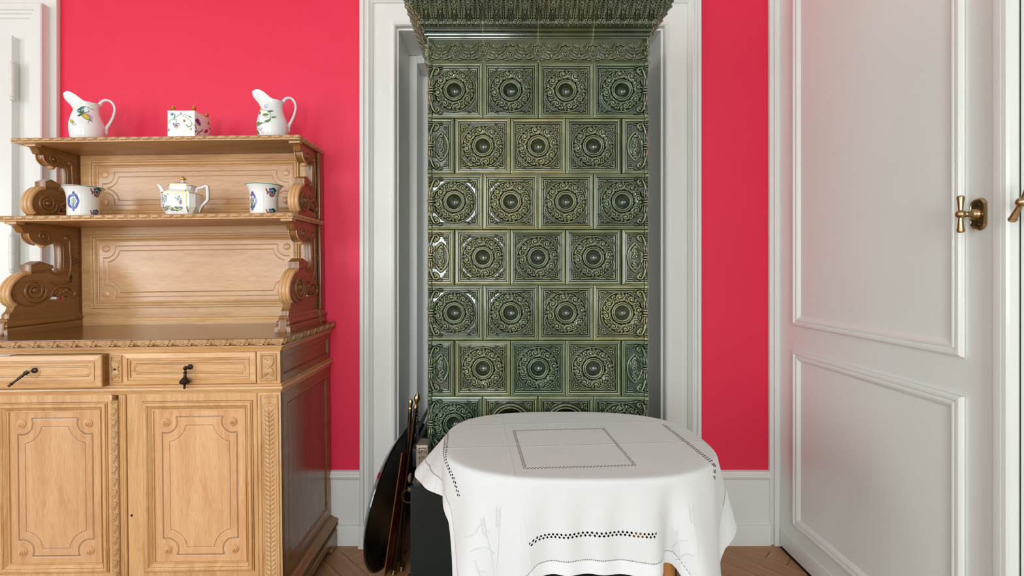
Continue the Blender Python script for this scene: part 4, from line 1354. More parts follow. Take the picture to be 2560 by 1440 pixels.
# scroll brackets: outline traced in depth and height (y, z)
def yb_(d): return d
LOW = dict(zt=1.438, zb=1.112, yf=-.335, yb=-.025)
def bracket(x0, x1, zt, zm, yf, foot):
    """zt: underside of the shelf; zm: bottom of the big scroll; yf: foremost point of the scroll; foot: base block below"""
    H = zt-zm; D = -yf-.028
    def Y(a): return yf+a*D
    def Z(b): return zt-b*H
    out = [(Y(.10), Z(0), 1), (Y(.10), Z(.028), 1), (Y(.155), Z(.055)), (Y(.205), Z(.125), 1), (Y(.265), Z(.128), 1), (Y(.29), Z(.195)), (Y(.36), Z(.245)), (Y(.44), Z(.262), 1), (Y(.50), Z(.270)), (Y(.545), Z(.255), 1),
           (Y(.60), Z(.215)), (Y(.665), Z(.222)), (Y(.70), Z(.28)), (Y(.705), Z(.50)), (Y(.695), Z(.575)), (Y(.64), Z(.612)), (Y(.585), Z(.590)), (Y(.56), Z(.52), 1), (Y(.39), Z(.475), 1), (Y(.285), Z(.520), 1), (Y(.285), Z(.600), 1),
           (Y(.17), Z(.635)), (Y(.06), Z(.73)), (Y(.012), Z(.85)), (Y(.03), Z(.945)), (Y(.085), Z(1.0), 1)]
    if foot:
        zf = 1.0
        out += [(Y(.085), zm-.002, 1), (Y(.06), zm-.022), (Y(.02), zm-.034, 1), (Y(.015), zm-.055, 1), (Y(-.03), zm-.062), (Y(-.045), zm-.075, 1), (Y(-.05), zf+.012, 1), (Y(-.07), zf, 1), (-.020, zf, 1), (-.020, zt, 1)]
    else:
        out += [(Y(.05), zm-.018, 1), (-.020, zm-.018, 1), (-.020, zt, 1)]
    o = crv_corners(out, 6)
    h1 = [(Y(.815), Z(.640)), (Y(.85), Z(.63)), (Y(.872), Z(.68)), (Y(.865), Z(.75)), (Y(.82), Z(.735))]
    h2 = [(Y(.535), Z(.955)), (Y(.60), Z(.905)), (Y(.67), Z(.935)), (Y(.76), Z(.925)), (Y(.82), Z(.955)), (Y(.80), Z(.975))]
    holes = [crv(h+[h[0]], 4)[:-1] for h in (h1, h2)]
    br = sbp('scroll_bracket', poly_solid(o, holes, x0+.006, x1-.006, .0015), oak_shaded_y)
    # raised S-scroll on both faces, with spiral volutes, rosette and leaf
    for face, sg in ((x1-.006, 1), (x0+.006, -1)):
        r = MB(); X = face+sg*.0005
        def rib(pts, r0, flat=.7):
            m_ = len(pts)
            r.tube([(X, p[0], p[1]) for p in pts], r0 if hasattr(r0, '__len__') else [r0]*m_, 8, 1.0, (0, 1, 0))
        k = H/.326
        cy, cz = Y(.335), Z(.835)
        R0 = min(.052*k, .052)
        sp = spiral(0, 0, R0, R0*.12, PI*.02, -2.35, 46)
        rib([(cy+p[0]*.95, cz+p[1]) for p in sp], [R0*.13-R0*.05*i/46 for i in range(47)])
        r.lathe([(R0*.24, -.002), (R0*.22, .005), (R0*.08, .009)], (X, cy, cz), (sg, 0, 0), 16)
        sp = spiral(0, 0, .027*k, .005, -PI*.45, 1.55, 30)
        rib([(Y(.455)+p[0], Z(.155)+p[1]) for p in sp], [.0042-.0015*i/30 for i in range(31)])
        r.lathe([(.0075, -.002), (.007, .004), (.003, .007)], (X, Y(.455), Z(.155)), (sg, 0, 0), 14)
        # long S back edge
        rib(crv([(Y(.78), Z(.13)), (Y(.825), Z(.18)), (Y(.835), Z(.30)), (Y(.845), Z(.52)), (Y(.815), Z(.66)), (Y(.74), Z(.745)), (Y(.63), Z(.765)), (Y(.56), Z(.735))], 6), .0048)
        rib(crv([(Y(.56), Z(.245)), (Y(.62), Z(.195)), (Y(.69), Z(.205)), (Y(.735), Z(.275)), (Y(.738), Z(.52)), (Y(.72), Z(.60)), (Y(.65), Z(.645)), (Y(.565), Z(.61)), (Y(.53), Z(.545))], 5), .0028)
        rib(crv([(Y(.50), Z(.60)), (Y(.33), Z(.62)), (Y(.16), Z(.67)), (Y(.075), Z(.77)), (Y(.065), Z(.87)), (Y(.13), Z(.97)), (Y(.25), Z(1.02)), (Y(.40), Z(1.0)), (Y(.53), Z(.92))], 6), .0028)
        r.lathe([(.011*k, -.002), (.010*k, .004), (.004*k, .007)], (X, Y(.785), Z(.155)), (sg, 0, 0), 16)
        r.ring((X, Y(.895), Z(.455)), .017*k, .0022, (1, 0, 0), 24, 6)
        for a in range(5):
            r.lathe([(.0058*k, -.001), (.005*k, .003), (.001, .0045)], (X, Y(.895)+.0095*k*math.cos(a*1.257), Z(.455)+.0095*k*math.sin(a*1.257)), (sg, 0, 0), 10)
        # acanthus hook behind the big volute
        rib(crv([(Y(.54), Z(.94)), (Y(.57), Z(.86)), (Y(.64), Z(.80)), (Y(.74), Z(.79)), (Y(.84), Z(.82)), (Y(.90), Z(.88)), (Y(.885), Z(.935)), (Y(.83), Z(.945)), (Y(.80), Z(.91))], 5), [.0035+.004*math.sin(PI*i/40) for i in range(41)])
        for (a, b_) in ((.62, .87), (.68, .885), (.74, .87), (.78, .85)): r.lathe([(.008*k, -.002), (.006*k, .004), (.001, .006)], (X, Y(a), Z(b_)), (sg, 0, 0), 10)
        r.put('carved_scroll', oak_shaded_y, br, angle=60)
    # rounded front of the big scroll and of the small one; cap block
    fr = MB()
    pts = crv([(Y(.27), Z(.612)), (Y(.16), Z(.645)), (Y(.05), Z(.74)), (Y(.005), Z(.85)), (Y(.025), Z(.945)), (Y(.08), Z(.998))], 6)
    w = (x1-x0)/3
    for j in range(3):
        fr.tube([(x0+w*(j+.5), p[0]+.003, p[1]-.001) for p in pts], [w*.62 if j == 1 else w*.56]*len(pts), 10, 1, (1, 0, 0))
    fr.put('scroll_front', oak_v, br, angle=60)
    cb = MB()
    cb.box(x0-.001, x1+.001, Y(.09), Y(.20), Z(.030), Z(0), .001)
    tri = poly_solid([(Y(.272), Z(.602)), (Y(.575), Z(.560)), (Y(.575), Z(.522)), (Y(.39), Z(.470)), (Y(.272), Z(.517))], [], x0-.001, x1+.001, .001)
    MB().lathe([(.001, -.014), (.008, -.012), (.0125, -.005), (.0125, .005), (.008, .012), (.001, .014)], ((x0+x1)/2, Y(.49), Z(.262)), (1, 0, 0), 18).put('scroll_drop', oak_v, br)
    cb.put('cap_block', oak_v, br)
    sbp('pediment_block', tri, oak_shaded_y, br)
    for j in (-1, 1):
        g = MB(); xx = (x0+x1)/2+j*(x1-x0)*.36
        g.tube([(xx, p[0]-.0015, p[1]) for p in crv([(Y(.265), Z(.13)), (Y(.285), Z(.195)), (Y(.35), Z(.245)), (Y(.44), Z(.265))], 5)], .0022, 8)
        g.put('scroll_bead', oak_v, br)
    if foot:
        ft = MB().ledge(x0+.004, x1-.004, -.02, Y(-.01), [(.012, 1.0), (.0135, 1.0), (.012, 1.018), (.009, 1.024), (.005, 1.026), (.009, 1.031), (.009, 1.036), (.002, 1.046), (.002, 1.056), (-.003, 1.062)])
        ft.put('bracket_base', oak_shaded_y, br, angle=20)
    return br
for x0, x1 in ((-.071, -.028), (-1.149, -1.106)):
    bracket(x0, x1, SH2-.021, 1.112, -.352, True)
    bracket(x0, x1, SH1-.019, 1.482, -.262, False)
# back stile beads seen beside the brackets
for x in (-.026, -1.152):
    for z0, z1 in ((1.06, 1.437), (1.462, 1.762)):
        MB().box(x-.006, x+.006, -.05, -.002, z0, z1, .002).put('hutch_stile', oak_side, SB)
for xa, xb in ((-.060, -.030), (HXL+.002, HXL+.032)):
    sbp('hutch_foot_moulding', MB().ledge(xa, xb, -.001, -.050, [(.0, 1.0), (.016, 1.0), (.018, 1.01), (.012, 1.02), (.010, 1.03), (.018, 1.034), (.020, 1.042), (.012, 1.048), (.006, 1.06), (-.002, 1.062)]), oak_shaded_y, angle=20)
SB.rotation_euler = (0, -ROLL, 0)

# ------------------------------------------------------------------ porcelain on the shelves
def sbw(X, Y, zl):
    """world height of the sideboard's local level zl under the world point X, Y"""
    x = (X-SB.location.x+zl*math.sin(ROLL))/math.cos(ROLL)
    return SB.location.z+zl*math.cos(ROLL)+x*math.sin(ROLL)
def interp(x, xs_, ys_): return float(np.interp(x, xs_, ys_))
def smooth01(t): t = min(max(t, 0), 1); return t*t*(3-2*t)
def jug(X, Y, yaw, label):
    z0 = sbw(X, Y, SH1)+.0004
    root = empty('porcelain_jug', (X, Y, z0), label, 'jug', 'porcelain jugs on the top shelf')
    n, m = 80, 46
    prof = [(.0, .046), (.004, .050), (.02, .0575), (.045, .0615), (.065, .0610), (.090, .0545), (.115, .0450), (.135, .0405), (.150, .0400), (.160, .0415), (.168, .0440)]
    zs = np.array([p[0] for p in prof]); rs = np.array([p[1] for p in prof])
    def surf(t, a, inner):
        # spout towards angle pi, handle side at 0
        sp = max(0.0, math.cos(a-PI))**1.7
        hd = max(0.0, math.cos(a))**6
        zt = .166+.038*math.sin(PI/2*sp)**1.1-.010*smooth01((sp-.80)/.20)+.004*hd
        z = t*zt
        r = float(np.interp(t*.168, zs, rs))
        k = smooth01((t-.64)/.29)
        r2 = r+.034*sp**1.3*k**1.3-(.0035 if inner else 0)
        wy = 1-.34*sp*k-.06*k
        drop = 0.0
        x, y = r2*math.cos(a), r2*math.sin(a)*wy
        return x, y, z-drop-(0.0)
    V, F = [], []
    def row(t, inner):
        for k in range(n):
            x, y, z = surf(t, 2*PI*k/n, inner)
            V.append((x, y, z+(.004 if inner and t < .2 else 0)))
    ts = [i/m for i in range(m+1)]
    for t in ts: row(t, False)
    for t in reversed(ts[3:]): row(t, True)
    rows = len(V)//n
    for j in range(rows-1):
        for k in range(n): F.append((j*n+k, j*n+(k+1) % n, (j+1)*n+(k+1) % n, (j+1)*n+k))
    F.append(tuple(range(n-1, -1, -1))); F.append(tuple((rows-1)*n+k for k in range(n)))
    c, s = math.cos(yaw), math.sin(yaw)
    rot = lambda P: [(x*c-y*s, x*s+y*c, z) for x, y, z in P]
    bodyo = put('jug_body', mk(rot(V), F), porcelain, root, angle=75)
    hp = [(.037, .163), (.048, .184), (.062, .193), (.078, .190), (.089, .172), (.090, .150), (.084, .122), (.074, .096), (.0655, .078), (.060, .060), (.0615, .048)]
    hp = crv(hp, 5)
    b = MB(); N = len(hp)
    b.tube(rot([(x, 0, z) for x, z in hp]), [.0078-.0030*math.sin(PI*min(1, i/N*1.15)) for i in range(N)], 12, 1.25)
    b.lathe([(.001, -.014), (.005, -.010), (.0075, 0), (.006, .010), (.001, .015)], rot([(.0615, 0, .052)])[0], (.2*c, .2*s, 1), 12)
    b.put('jug_handle', porcelain, root, angle=70)
    return root, bodyo
jl, jlb = jug(-1.745, 2.03, math.radians(33), 'left porcelain jug on the top shelf, painted with a yellow fruit and lilac haze')
jr, jrb = jug(-.962, 2.03, math.radians(30), 'right porcelain jug on the top shelf, painted with green leafy sprigs')
hazel = pm('painted_pale_lilac', (232, 214, 230)); PAINTS.append(hazel); HAZE = 16
decal('painted_fruit', [jlb], [
    d_blob(219, 291, 15, 9, .55, HAZE), d_blob(221, 293, 11, 6.5, .6, LILAC),
    d_blob(214, 291, 12.5, 6.2, .62, GREEN), d_blob(214.5, 291.3, 10.5, 4.6, .62, YEL), d_blob(208, 286.5, 3, 2, .62, ORAN),
    d_leaf(193, 276, 22, 6, -.42, TEAL), d_line([(193, 277), (205, 267), (216, 267), (226, 272), (234, 274)], 1.2, DKG, .8),
    d_leaf(205, 284, 12, 5, -2.0, TEAL), d_leaf(206, 284, 14, 4, -2.75, TEAL), d_leaf(206, 285, 14, 3.4, 2.75, DKG), d_leaf(207, 283, 10, 4, -1.4, TEAL),
    d_line([(207, 282), (216, 281), (222, 279), (221, 275)], 1.6, TEAL, 1), d_line([(206, 284), (199, 290), (193, 290)], 1.4, DKG, .7), d_line([(205, 282), (198, 279), (192, 278)], 1.1, DKG, .6),
    d_line([(223, 299), (228, 303), (232, 304)], 1.6, DKG, .8), d_line([(222, 300), (221, 305), (219, 307)], 1.1, TEAL, .6),
    d_leaf(178, 299, 11, 6, 1.1, YEL), d_line([(177, 300), (179, 306), (182, 309)], 1.0, DKG), d_line([(181, 300), (186, 306), (190, 314)], .8, DKG), d_line([(182, 308), (185, 314)], .7, DKG)], jl)
decal('painted_sprig', [jrb], [
    d_blob(664.5, 265.5, 5, 5.5, .2, SKY, .1), d_blob(665, 264.5, 2.6, 2.8, 0, WHITE),
    d_line([(654, 274), (662, 275), (671, 278), (676, 286), (676, 295)], 1.0, GREEN), d_leaf(668, 280, 17, 5, -.2, GREEN), d_leaf(656, 287, 17, 6, -.05, GREEN), d_blob(664, 292, 6, 2.6, .1, HAZE),
    d_leaf(677, 294, 15, 4.4, -.1, GREEN), d_leaf(677, 296, 15, 5, 2.3, GREEN), d_leaf(672, 301, 12, 5, 2.9, GREEN), d_leaf(651, 279, 9, 3.4, 1.8, GREEN), d_leaf(652, 268, 9, 3, 1.3, YEL),
    d_line([(676, 296), (668, 304), (656, 308), (645, 315), (639, 321)], .9, GREEN), d_leaf(640, 316, 15, 5, -1.0, GREEN), d_leaf(644, 311, 14, 5, -.35, GREEN), d_leaf(639, 321, 19, 5, 1.0, GREEN),
    d_blob(652, 321, 4, 3.2, .3, HAZE, .2), d_blob(656, 330, 3, 2.6, .3, HAZE, .2), d_line([(640, 319), (650, 325), (655, 329)], .7, GREEN)], jr)

# square porcelain box with gilt ball finials
bw, bd, bh_ = .1115, .106, .114
bxr, byf = -1.2545, 1.972
zb = sbw(bxr-bw/2, byf+bd/2, SH1)+.0004
pb_ = empty('porcelain_box', (bxr-bw/2, byf+bd/2, zb), 'square flower-painted porcelain box with gold ball finials between the two jugs', 'box')
box_o = MB().box(bxr-bw, bxr, byf, byf+bd, zb, zb+bh_-.004, .0015).put('box_body', porcelain, pb_, True)
MB().box(bxr-bw-.0005, bxr+.0005, byf-.0005, byf+bd+.0005, zb+bh_-.0038, zb+bh_, .0012).put('box_lid', porcelain, pb_, True)
for x in (bxr-bw+.016, bxr-.010):
    for y in (byf+.010, byf+bd-.010):
        MB().lathe([(.003, 0), (.0065, .001), (.0045, .003), (.0055, .005), (.0088, .010), (.0085, .015), (.005, .019), (.0015, .0205), (.0018, .023), (.0004, .024)], (x, y, zb+bh_), n=18).put('gold_finial', gold, pb_, True)
decal('painted_flowers', [box_o], inc=.00002, parent=pb_, shapes=[
    d_line([(421, 308), (427, 300), (434, 298), (444, 300)], 1, TEAL), d_line([(434, 297), (447, 288), (460, 286), (474, 291), (481, 295)], 1, TEAL, .7), d_line([(456, 290), (466, 293), (474, 300), (481, 309), (484, 314)], .9, GREEN),
    d_line([(435, 297), (437, 290), (436, 285), (430, 284)], 2.6, TEAL, 1.6), d_blob(430.5, 286, 3.2, 3.2, 0, TEAL), d_line([(427, 284), (431, 282), (436, 286)], 1, P_SKY and SKY),
    d_blob(452.5, 283, 1.8, 1.8, 0, BLUE, .3), d_leaf(471, 290, 10, 3, .45, GREEN), d_line([(466, 312), (471, 317), (478, 314), (479, 306)], 2.2, TEAL, 1), d_line([(464, 311), (472, 318), (480, 312)], 1, GREEN),
    d_blob(440.5, 314, 6.2, 7, 0, LILAC, .14), d_blob(440.5, 316, 4.2, 4.4, 0, PURP, .2), d_blob(440.5, 317.5, 3.2, 2.8, 0, YEL, .1), d_line([(433, 313), (434, 308), (440, 309)], 2.2, TEAL, 1), d_line([(442, 309), (448, 309), (450, 314)], 2.2, TEAL, 1),
    d_blob(461, 302, 4, 3.4, .3, ORAN, .32), d_blob(461, 302.5, 1.6, 1.6, 0, BROWN), d_blob(477.5, 323, 3, 3, .3, ORAN, .3), d_blob(477.5, 323, 1.2, 1.2, 0, YEL), d_blob(422, 325, 2.6, 4.4, 0, SKY), d_blob(422, 325, 1.4, 2.6, 0, TEAL), d_line([(437, 299), (441, 303), (441, 307)], .8, GREEN),
    # right-hand face
    d_blob(493, 302, 5, 6.4, -.3, PURP, .2), d_blob(498, 309, 3.2, 5.6, -.3, PURP, .2), d_blob(495, 305, 1.4, 2, 0, NAVY), d_line([(494, 306), (493, 311), (488, 312)], 1, BROWN), d_line([(486, 312), (491, 323), (496, 331), (500, 338)], 1.1, BROWN, .8),
    d_line([(497, 329), (502, 329), (505, 324), (507, 322)], 2.6, BROWN, 1), d_blob(515, 328, 4, 5.4, .6, CRIM, .16), d_blob(521, 308, 2.6, 5.4, -.2, ORAN, .25), d_blob(521, 308, 1.1, 2.2, 0, BROWN), d_line([(522, 318), (525, 328), (522, 337)], 1.8, BROWN, 1),
    d_blob(489, 328.5, 1.6, 2.4, 0, NAVY, .2), d_line([(493, 338), (494, 333), (497, 331)], 1.4, BROWN)])

# flared cachepots
def cachepot(X, Y, label, shapes):
    z0 = sbw(X, Y, SH2)+.0004
    root = empty('porcelain_cachepot', (X, Y, z0), label, 'plant pot', 'porcelain cachepots on the middle shelf')
    prof = [(.001, .0), (.050, 0), (.0525, .002), (.0528, .02), (.0530, .06), (.0540, .085), (.0570, .102), (.0620, .115), (.0685, .1240), (.0705, .1262), (.0702, .1282), (.0680, .1277), (.0600, .118), (.0530, .104), (.0500, .085), (.0490, .02), (.0480, .006), (.001, .006)]
    o = MB().lathe(prof, (X, Y, z0), n=56, cap=False).put('pot_body', porcelain, root, True, 60)
    MB().lathe([(.0698, .1247), (.0712, .1260), (.0708, .1273)], (X, Y, z0), n=56, cap=False).put('rim_band', P_TEAL, root, True)
    for nm, sh in shapes: decal(nm, [o], sh, root)
def medallion(cx, cy, k=1.0, kx=1.0):
    return [d_blob(cx, cy, 16.5*k*kx, 21*k, 0, RED, .04, 24), d_blob(cx, cy, 15.6*k*kx, 20*k, 0, BLUE, .05, 24), d_leaf(cx, cy-18*k, 9*k, 7*k, -PI/2, BLUE), d_leaf(cx, cy+18*k, 9*k, 7*k, PI/2, BLUE),
            d_blob(cx, cy, 9.6*k*kx, 13*k, 0, WHITE, .16, 22), d_blob(cx, cy, 6.6*k*kx, 9*k, 0, GREEN, .06, 18), d_leaf(cx, cy+5*k, 11*k, 6*k, PI/2, GREEN), d_blob(cx, cy-.5, 3.9*k*kx, 5*k, 0, SKY), d_blob(cx, cy-1, 2.2*k*kx, 3*k, 0, RED, .2)]
def corner_motif(cx, cy, k=1.0):
    return [d_line([(cx-17*k, cy-8*k), (cx-14*k, cy), (cx-6*k, cy+4*k), (cx-2*k, cy+12*k)], 4*k, RED, 5*k), d_blob(cx, cy+6*k, 8.5*k, 9*k, 0, RED, .2), d_blob(cx+2*k, cy-2*k, 10*k, 8*k, 0, DKG, .15), d_blob(cx, cy+3*k, 5.2*k, 8*k, 0, SKY), d_blob(cx, cy+3.6*k, 3.6*k, 6*k, 0, BLUE),
            d_blob(cx, cy+3*k, 1.8*k, 3.4*k, 0, DKG), d_blob(cx-6*k, cy-6*k, 3.6*k, 3*k, 0, BLUE), d_blob(cx-13*k, cy+6*k, 2.6*k, 2.4*k, 0, BLUE), d_leaf(cx-1*k, cy+12*k, 6*k, 5*k, PI/2, RED), d_leaf(cx-3*k, cy+12*k, 6*k, 2.4*k, 2.6, DKG), d_leaf(cx+2*k, cy+12*k, 6*k, 2.4*k, .5, DKG)]
cachepot(-1.723, 1.985, 'left flared porcelain pot with blue medallion, beside the teapot', [('painted_medallion', medallion(183.5, 503, .95, .95)), ('painted_corner', corner_motif(242, 478, .9)), ('painted_corner', corner_motif(238, 531, .7))])
cachepot(-.975, 1.985, 'right flared porcelain pot with blue medallion, beside the carved bracket', [('painted_medallion', medallion(631, 502, .92, .72)), ('painted_corner', corner_motif(680, 478, .88)), ('painted_corner', corner_motif(679, 529, .8))])

# square teapot with clipped corners
tX, tY = -1.314, 1.99
tz = sbw(tX, tY, SH2)+.0004
tp = empty('porcelain_teapot', (tX, tY, tz), 'square white porcelain teapot with gold lines and landscape picture', 'teapot')
def octo(hx, hy, ch, z):
    return [(-hx+ch, -hy, z), (hx-ch, -hy, z), (hx, -hy+ch, z), (hx, hy-ch, z), (hx-ch, hy, z), (-hx+ch, hy, z), (-hx, hy-ch, z), (-hx, -hy+ch, z)]
YAW = math.radians(9)
def trot(P): c, s = math.cos(YAW), math.sin(YAW); return [(x*c-y*s+tX, x*s+y*c+tY, z+tz) for x, y, z in P]
lev = [(.046, .042, .012, .0), (.047, .043, .013, .003), (.054, .050, .015, .022), (.0640, .056, .017, .040), (.0640, .056, .017, .0965), (.0630, .055, .017, .098), (.041, .038, .012, .1125), (.041, .038, .012, .115), (.044, .041, .013, .128), (.0435, .0405, .013, .130), (.038, .035, .011, .130)]
V = []
for l in lev: V += trot(octo(*l))
F = [(j*8+k, j*8+(k+1) % 8, (j+1)*8+(k+1) % 8, (j+1)*8+k) for j in range(len(lev)-1) for k in range(8)]+[tuple(range(7, -1, -1)), tuple((len(lev)-1)*8+k for k in range(8))]
tb = MB().add(V, F).put('teapot_body', porcelain, tp, True, 25)
V = []
for l in [(.041, .038, .012, .1302), (.042, .039, .012, .134), (.020, .018, .006, .143), (.009, .008, .003, .148), (.006, .006, .002, .152)]: V += trot(octo(*l))
F = [(j*8+k, j*8+(k+1) % 8, (j+1)*8+(k+1) % 8, (j+1)*8+k) for j in range(4) for k in range(8)]+[tuple(range(7, -1, -1)), tuple(32+k for k in range(8))]
lid = MB().add(V, F).put('teapot_lid', porcelain, tp, True, 25)
MB().lathe([(.004, 0), (.006, .002), (.0055, .004), (.013, .0065), (.0135, .009), (.009, .011), (.006, .0125), (.0065, .0145), (.003, .017), (.0006, .018)], trot([(0, 0, .151)])[0], n=24).put('lid_knob', gold, lid, True)
sp = crv([(-.050, 0, ), (-.062, .0)], 1)
sp = [(-.050, .052), (-.066, .066), (-.074, .090), (-.078, .112), (-.088, .128), (-.095, .132)]
sp = crv(sp, 5)
MB().tube(trot([(x, 0, z) for x, z in sp]), [.0135-.0085*i/(len(sp)-1) for i in range(len(sp))], 12).put('spout', porcelain, tp, True, 60)
hd = [(.050, .104), (.052, .118), (.056, .123), (.070, .125), (.086, .134), (.092, .132), (.093, .120), (.094, .080), (.092, .072), (.074, .052), (.066, .038), (.062, .022)]
b = MB()
b.tube(trot([(x, 0, z) for x, z in hd]), [.0052]*4+[.0058]*6+[.0052, .0035], 8)
b.put('teapot_handle', porcelain, tp, True, 50)
b = MB()
b.tube(trot([(x+.0045, 0, z) for x, z in hd[4:]]), [.0030]*8, 6)
b.put('gold_handle_line', gold, tp, True, 50)
for (hx, hy, ch, z, h) in ((.0646, .0566, .0172, .0935, .0032), (.0444, .0414, .0132, .1262, .003), (.0474, .0434, .0132, .0010, .0022)):
    V = trot(octo(hx, hy, ch, z))+trot(octo(hx, hy, ch, z+h))
    MB().add(V, [(k, (k+1) % 8, 8+(k+1) % 8, 8+k) for k in range(8)]).put('gold_line', gold, tp, True, flat=True)
def scene_shapes():
    r = random.Random(4); S_ = []
    for _ in range(30): S_.append(d_blob(411+r.gauss(0, 4.4), 495+r.gauss(0, 6.5), r.uniform(1, 2.6), r.uniform(.8, 1.8), r.uniform(0, 3), r.choice([GREY, GREY, GREEN, DKG]), .2, 8))
    S_.append(d_line([(408, 520), (411, 505), (413, 494), (410, 486)], 1.2, BROWN, .6)); S_.append(d_line([(411, 507), (417, 499)], .8, BROWN)); S_.append(d_line([(410, 503), (404, 497)], .8, BROWN))
    for _ in range(22): S_.append(d_blob(446+r.gauss(0, 4), 497+r.gauss(0, 4), r.uniform(1, 2.4), r.uniform(.8, 1.6), r.uniform(0, 3), r.choice([GREY, GREEN, SKY, DKG]), .2, 8))
    S_.append(([(448, 506), (455, 503), (456, 509), (449, 511)], [(0, 1, 2, 3)], CRIM)); S_.append(([(448, 506), (450.5, 498), (455, 503)], [(0, 1, 2)], P_BROWN and BROWN))
    for i in range(46):
        x = r.uniform(405, 457); y = 519+r.gauss(0, 2.6)
        S_.append(d_blob(x, y, r.uniform(1.4, 4), r.uniform(.6, 1.5), r.uniform(-.2, .2), r.choice([GREEN, SKY, GREY, YEL, TEAL, SKY, GREEN]), .1, 8))
    for i in range(26): S_.append(d_blob(r.uniform(406, 456), 525+r.gauss(0, 1), r.uniform(1, 2.6), .7, r.uniform(-.3, .3), r.choice([DKG, BROWN, GREY]), .1, 8))
    S_.append(d_line([(464, 475), (466, 510), (470, 529)], 2.4, GOLD)); S_.append(d_line([(399, 476), (464, 475)], 1.6, GOLD)); 
    return S_
decal('landscape_picture', [tb], scene_shapes(), tp, .0004, .000012)

# ------------------------------------------------------------------ table and cloth
TCX, TCY, TA, TB_, TN = .216, 1.404, .370, .2655, 2.75
TZ = .755
tab = empty('side_table', (TCX, TCY, 0), 'small oval wooden table hidden under the white cloth in front of the stove', 'table')
def rim(a, k=0.0):
    c, s = math.cos(a), math.sin(a)
    f_ = (abs(c/TA)**TN+abs(s/TB_)**TN)**(-1/TN)
    return c*f_, s*f_
def rim_n(a):
    x, y = rim(a)
    nx_, ny_ = abs(x/TA)**(TN-1)*math.copysign(1, x)/TA, abs(y/TB_)**(TN-1)*math.copysign(1, y)/TB_
    L = math.hypot(nx_, ny_); return nx_/L, ny_/L
V, F = [], []; n = 72
for g, z in ((.95, TZ-.030), (.985, TZ-.026), (.992, TZ-.012), (.985, TZ-.0035), (.96, TZ-.003)):
    for k in range(n):
        x, y = rim(2*PI*k/n); V.append((TCX+x*g, TCY+y*g, z))
for j in range(4):
    for k in range(n): F.append((j*n+k, j*n+(k+1) % n, (j+1)*n+(k+1) % n, (j+1)*n+k))
F.append(tuple(range(n-1, -1, -1))); F.append(tuple(4*n+k for k in range(n)))
MB().add(V, F).put('tabletop', leg_wood, tab, True)
for sx_ in (-1, 1):
    for sy_ in (-1, 1):
        x, y = TCX+sx_*.215, TCY+sy_*.172
        if sy_ > 0: y = TY_ = 1.483 if False else TCY+.085
        MB().box(x-.016, x+.016, y-.016, y+.016, .60, TZ-.03, .002).lathe([(.010, 0), (.012, .01), (.017, .35), (.0185, .60)], (x, y, 0), n=16).put('leg', leg_wood, tab, True)
MB().box(TCX-.23, TCX+.23, TCY-.18, TCY-.166, .655, TZ-.03).box(TCX-.23, TCX+.23, TCY+.075, TCY+.09, .655, TZ-.03).box(TCX-.225, TCX-.21, TCY-.17, TCY+.08, .655, TZ-.03).box(TCX+.21, TCX+.225, TCY-.17, TCY+.08, .655, TZ-.03).put('apron', leg_wood, tab, True)

# tablecloth: a square cloth laid on the oval top, its hem and corners hanging
CCX, CCY, CR, CH = .192, 1.345, math.radians(4), .437
cr_, sr_ = math.cos(CR), math.sin(CR)
def to_uv(x, y): return ((x-CCX)*cr_+(y-CCY)*sr_, -(x-CCX)*sr_+(y-CCY)*cr_)
NA, NS, NR = 420, 46, 26
def ang_d(a, b): return abs((a-b+180) % 360-180)
V, UV = [], []
ctr = (0.0, 0.0)
rows = []
for j in range(NR):
    g = (j+1)/NR
    for k in range(NA):
        a = 2*PI*k/NA; x, y = rim(a)
        X, Y = TCX+x*g, TCY+y*g
        z = TZ+.0012+.0008*math.sin(9*X+3)*math.sin(11*Y)
        V.append((X, Y, z)); UV.append(to_uv(X, Y))
LEN = {-180: .155, -170: .135, -160: .12, -152: .15, -142: .30, -133: .345, -124: .28, -116: .232, -108: .224, -100: .222, -90: .22, -75: .222, -62: .226, -57: .224, -51: .222, -47: .28, -42: .335, -36: .335, -24: .235, -12: .195, -4: .15, 5: .13, 15: .12,
       35: .16, 60: .12, 90: .10, 120: .12, 135: .15, 148: .20, 158: .206, 168: .19, 180: .155}
LEN_A, LEN_S = list(LEN.keys()), list(LEN.values())
FOLD = [(-138, .035, 10), (-110, -.012, 7), (-61, .018, 5), (-53, -.050, 4), (-43, .020, 6), (-28, -.030, 6), (-14, .016, 5), (8, -.012, 8), (158, .008, 12), (40, .01, 10), (-163, -.020, 8)]
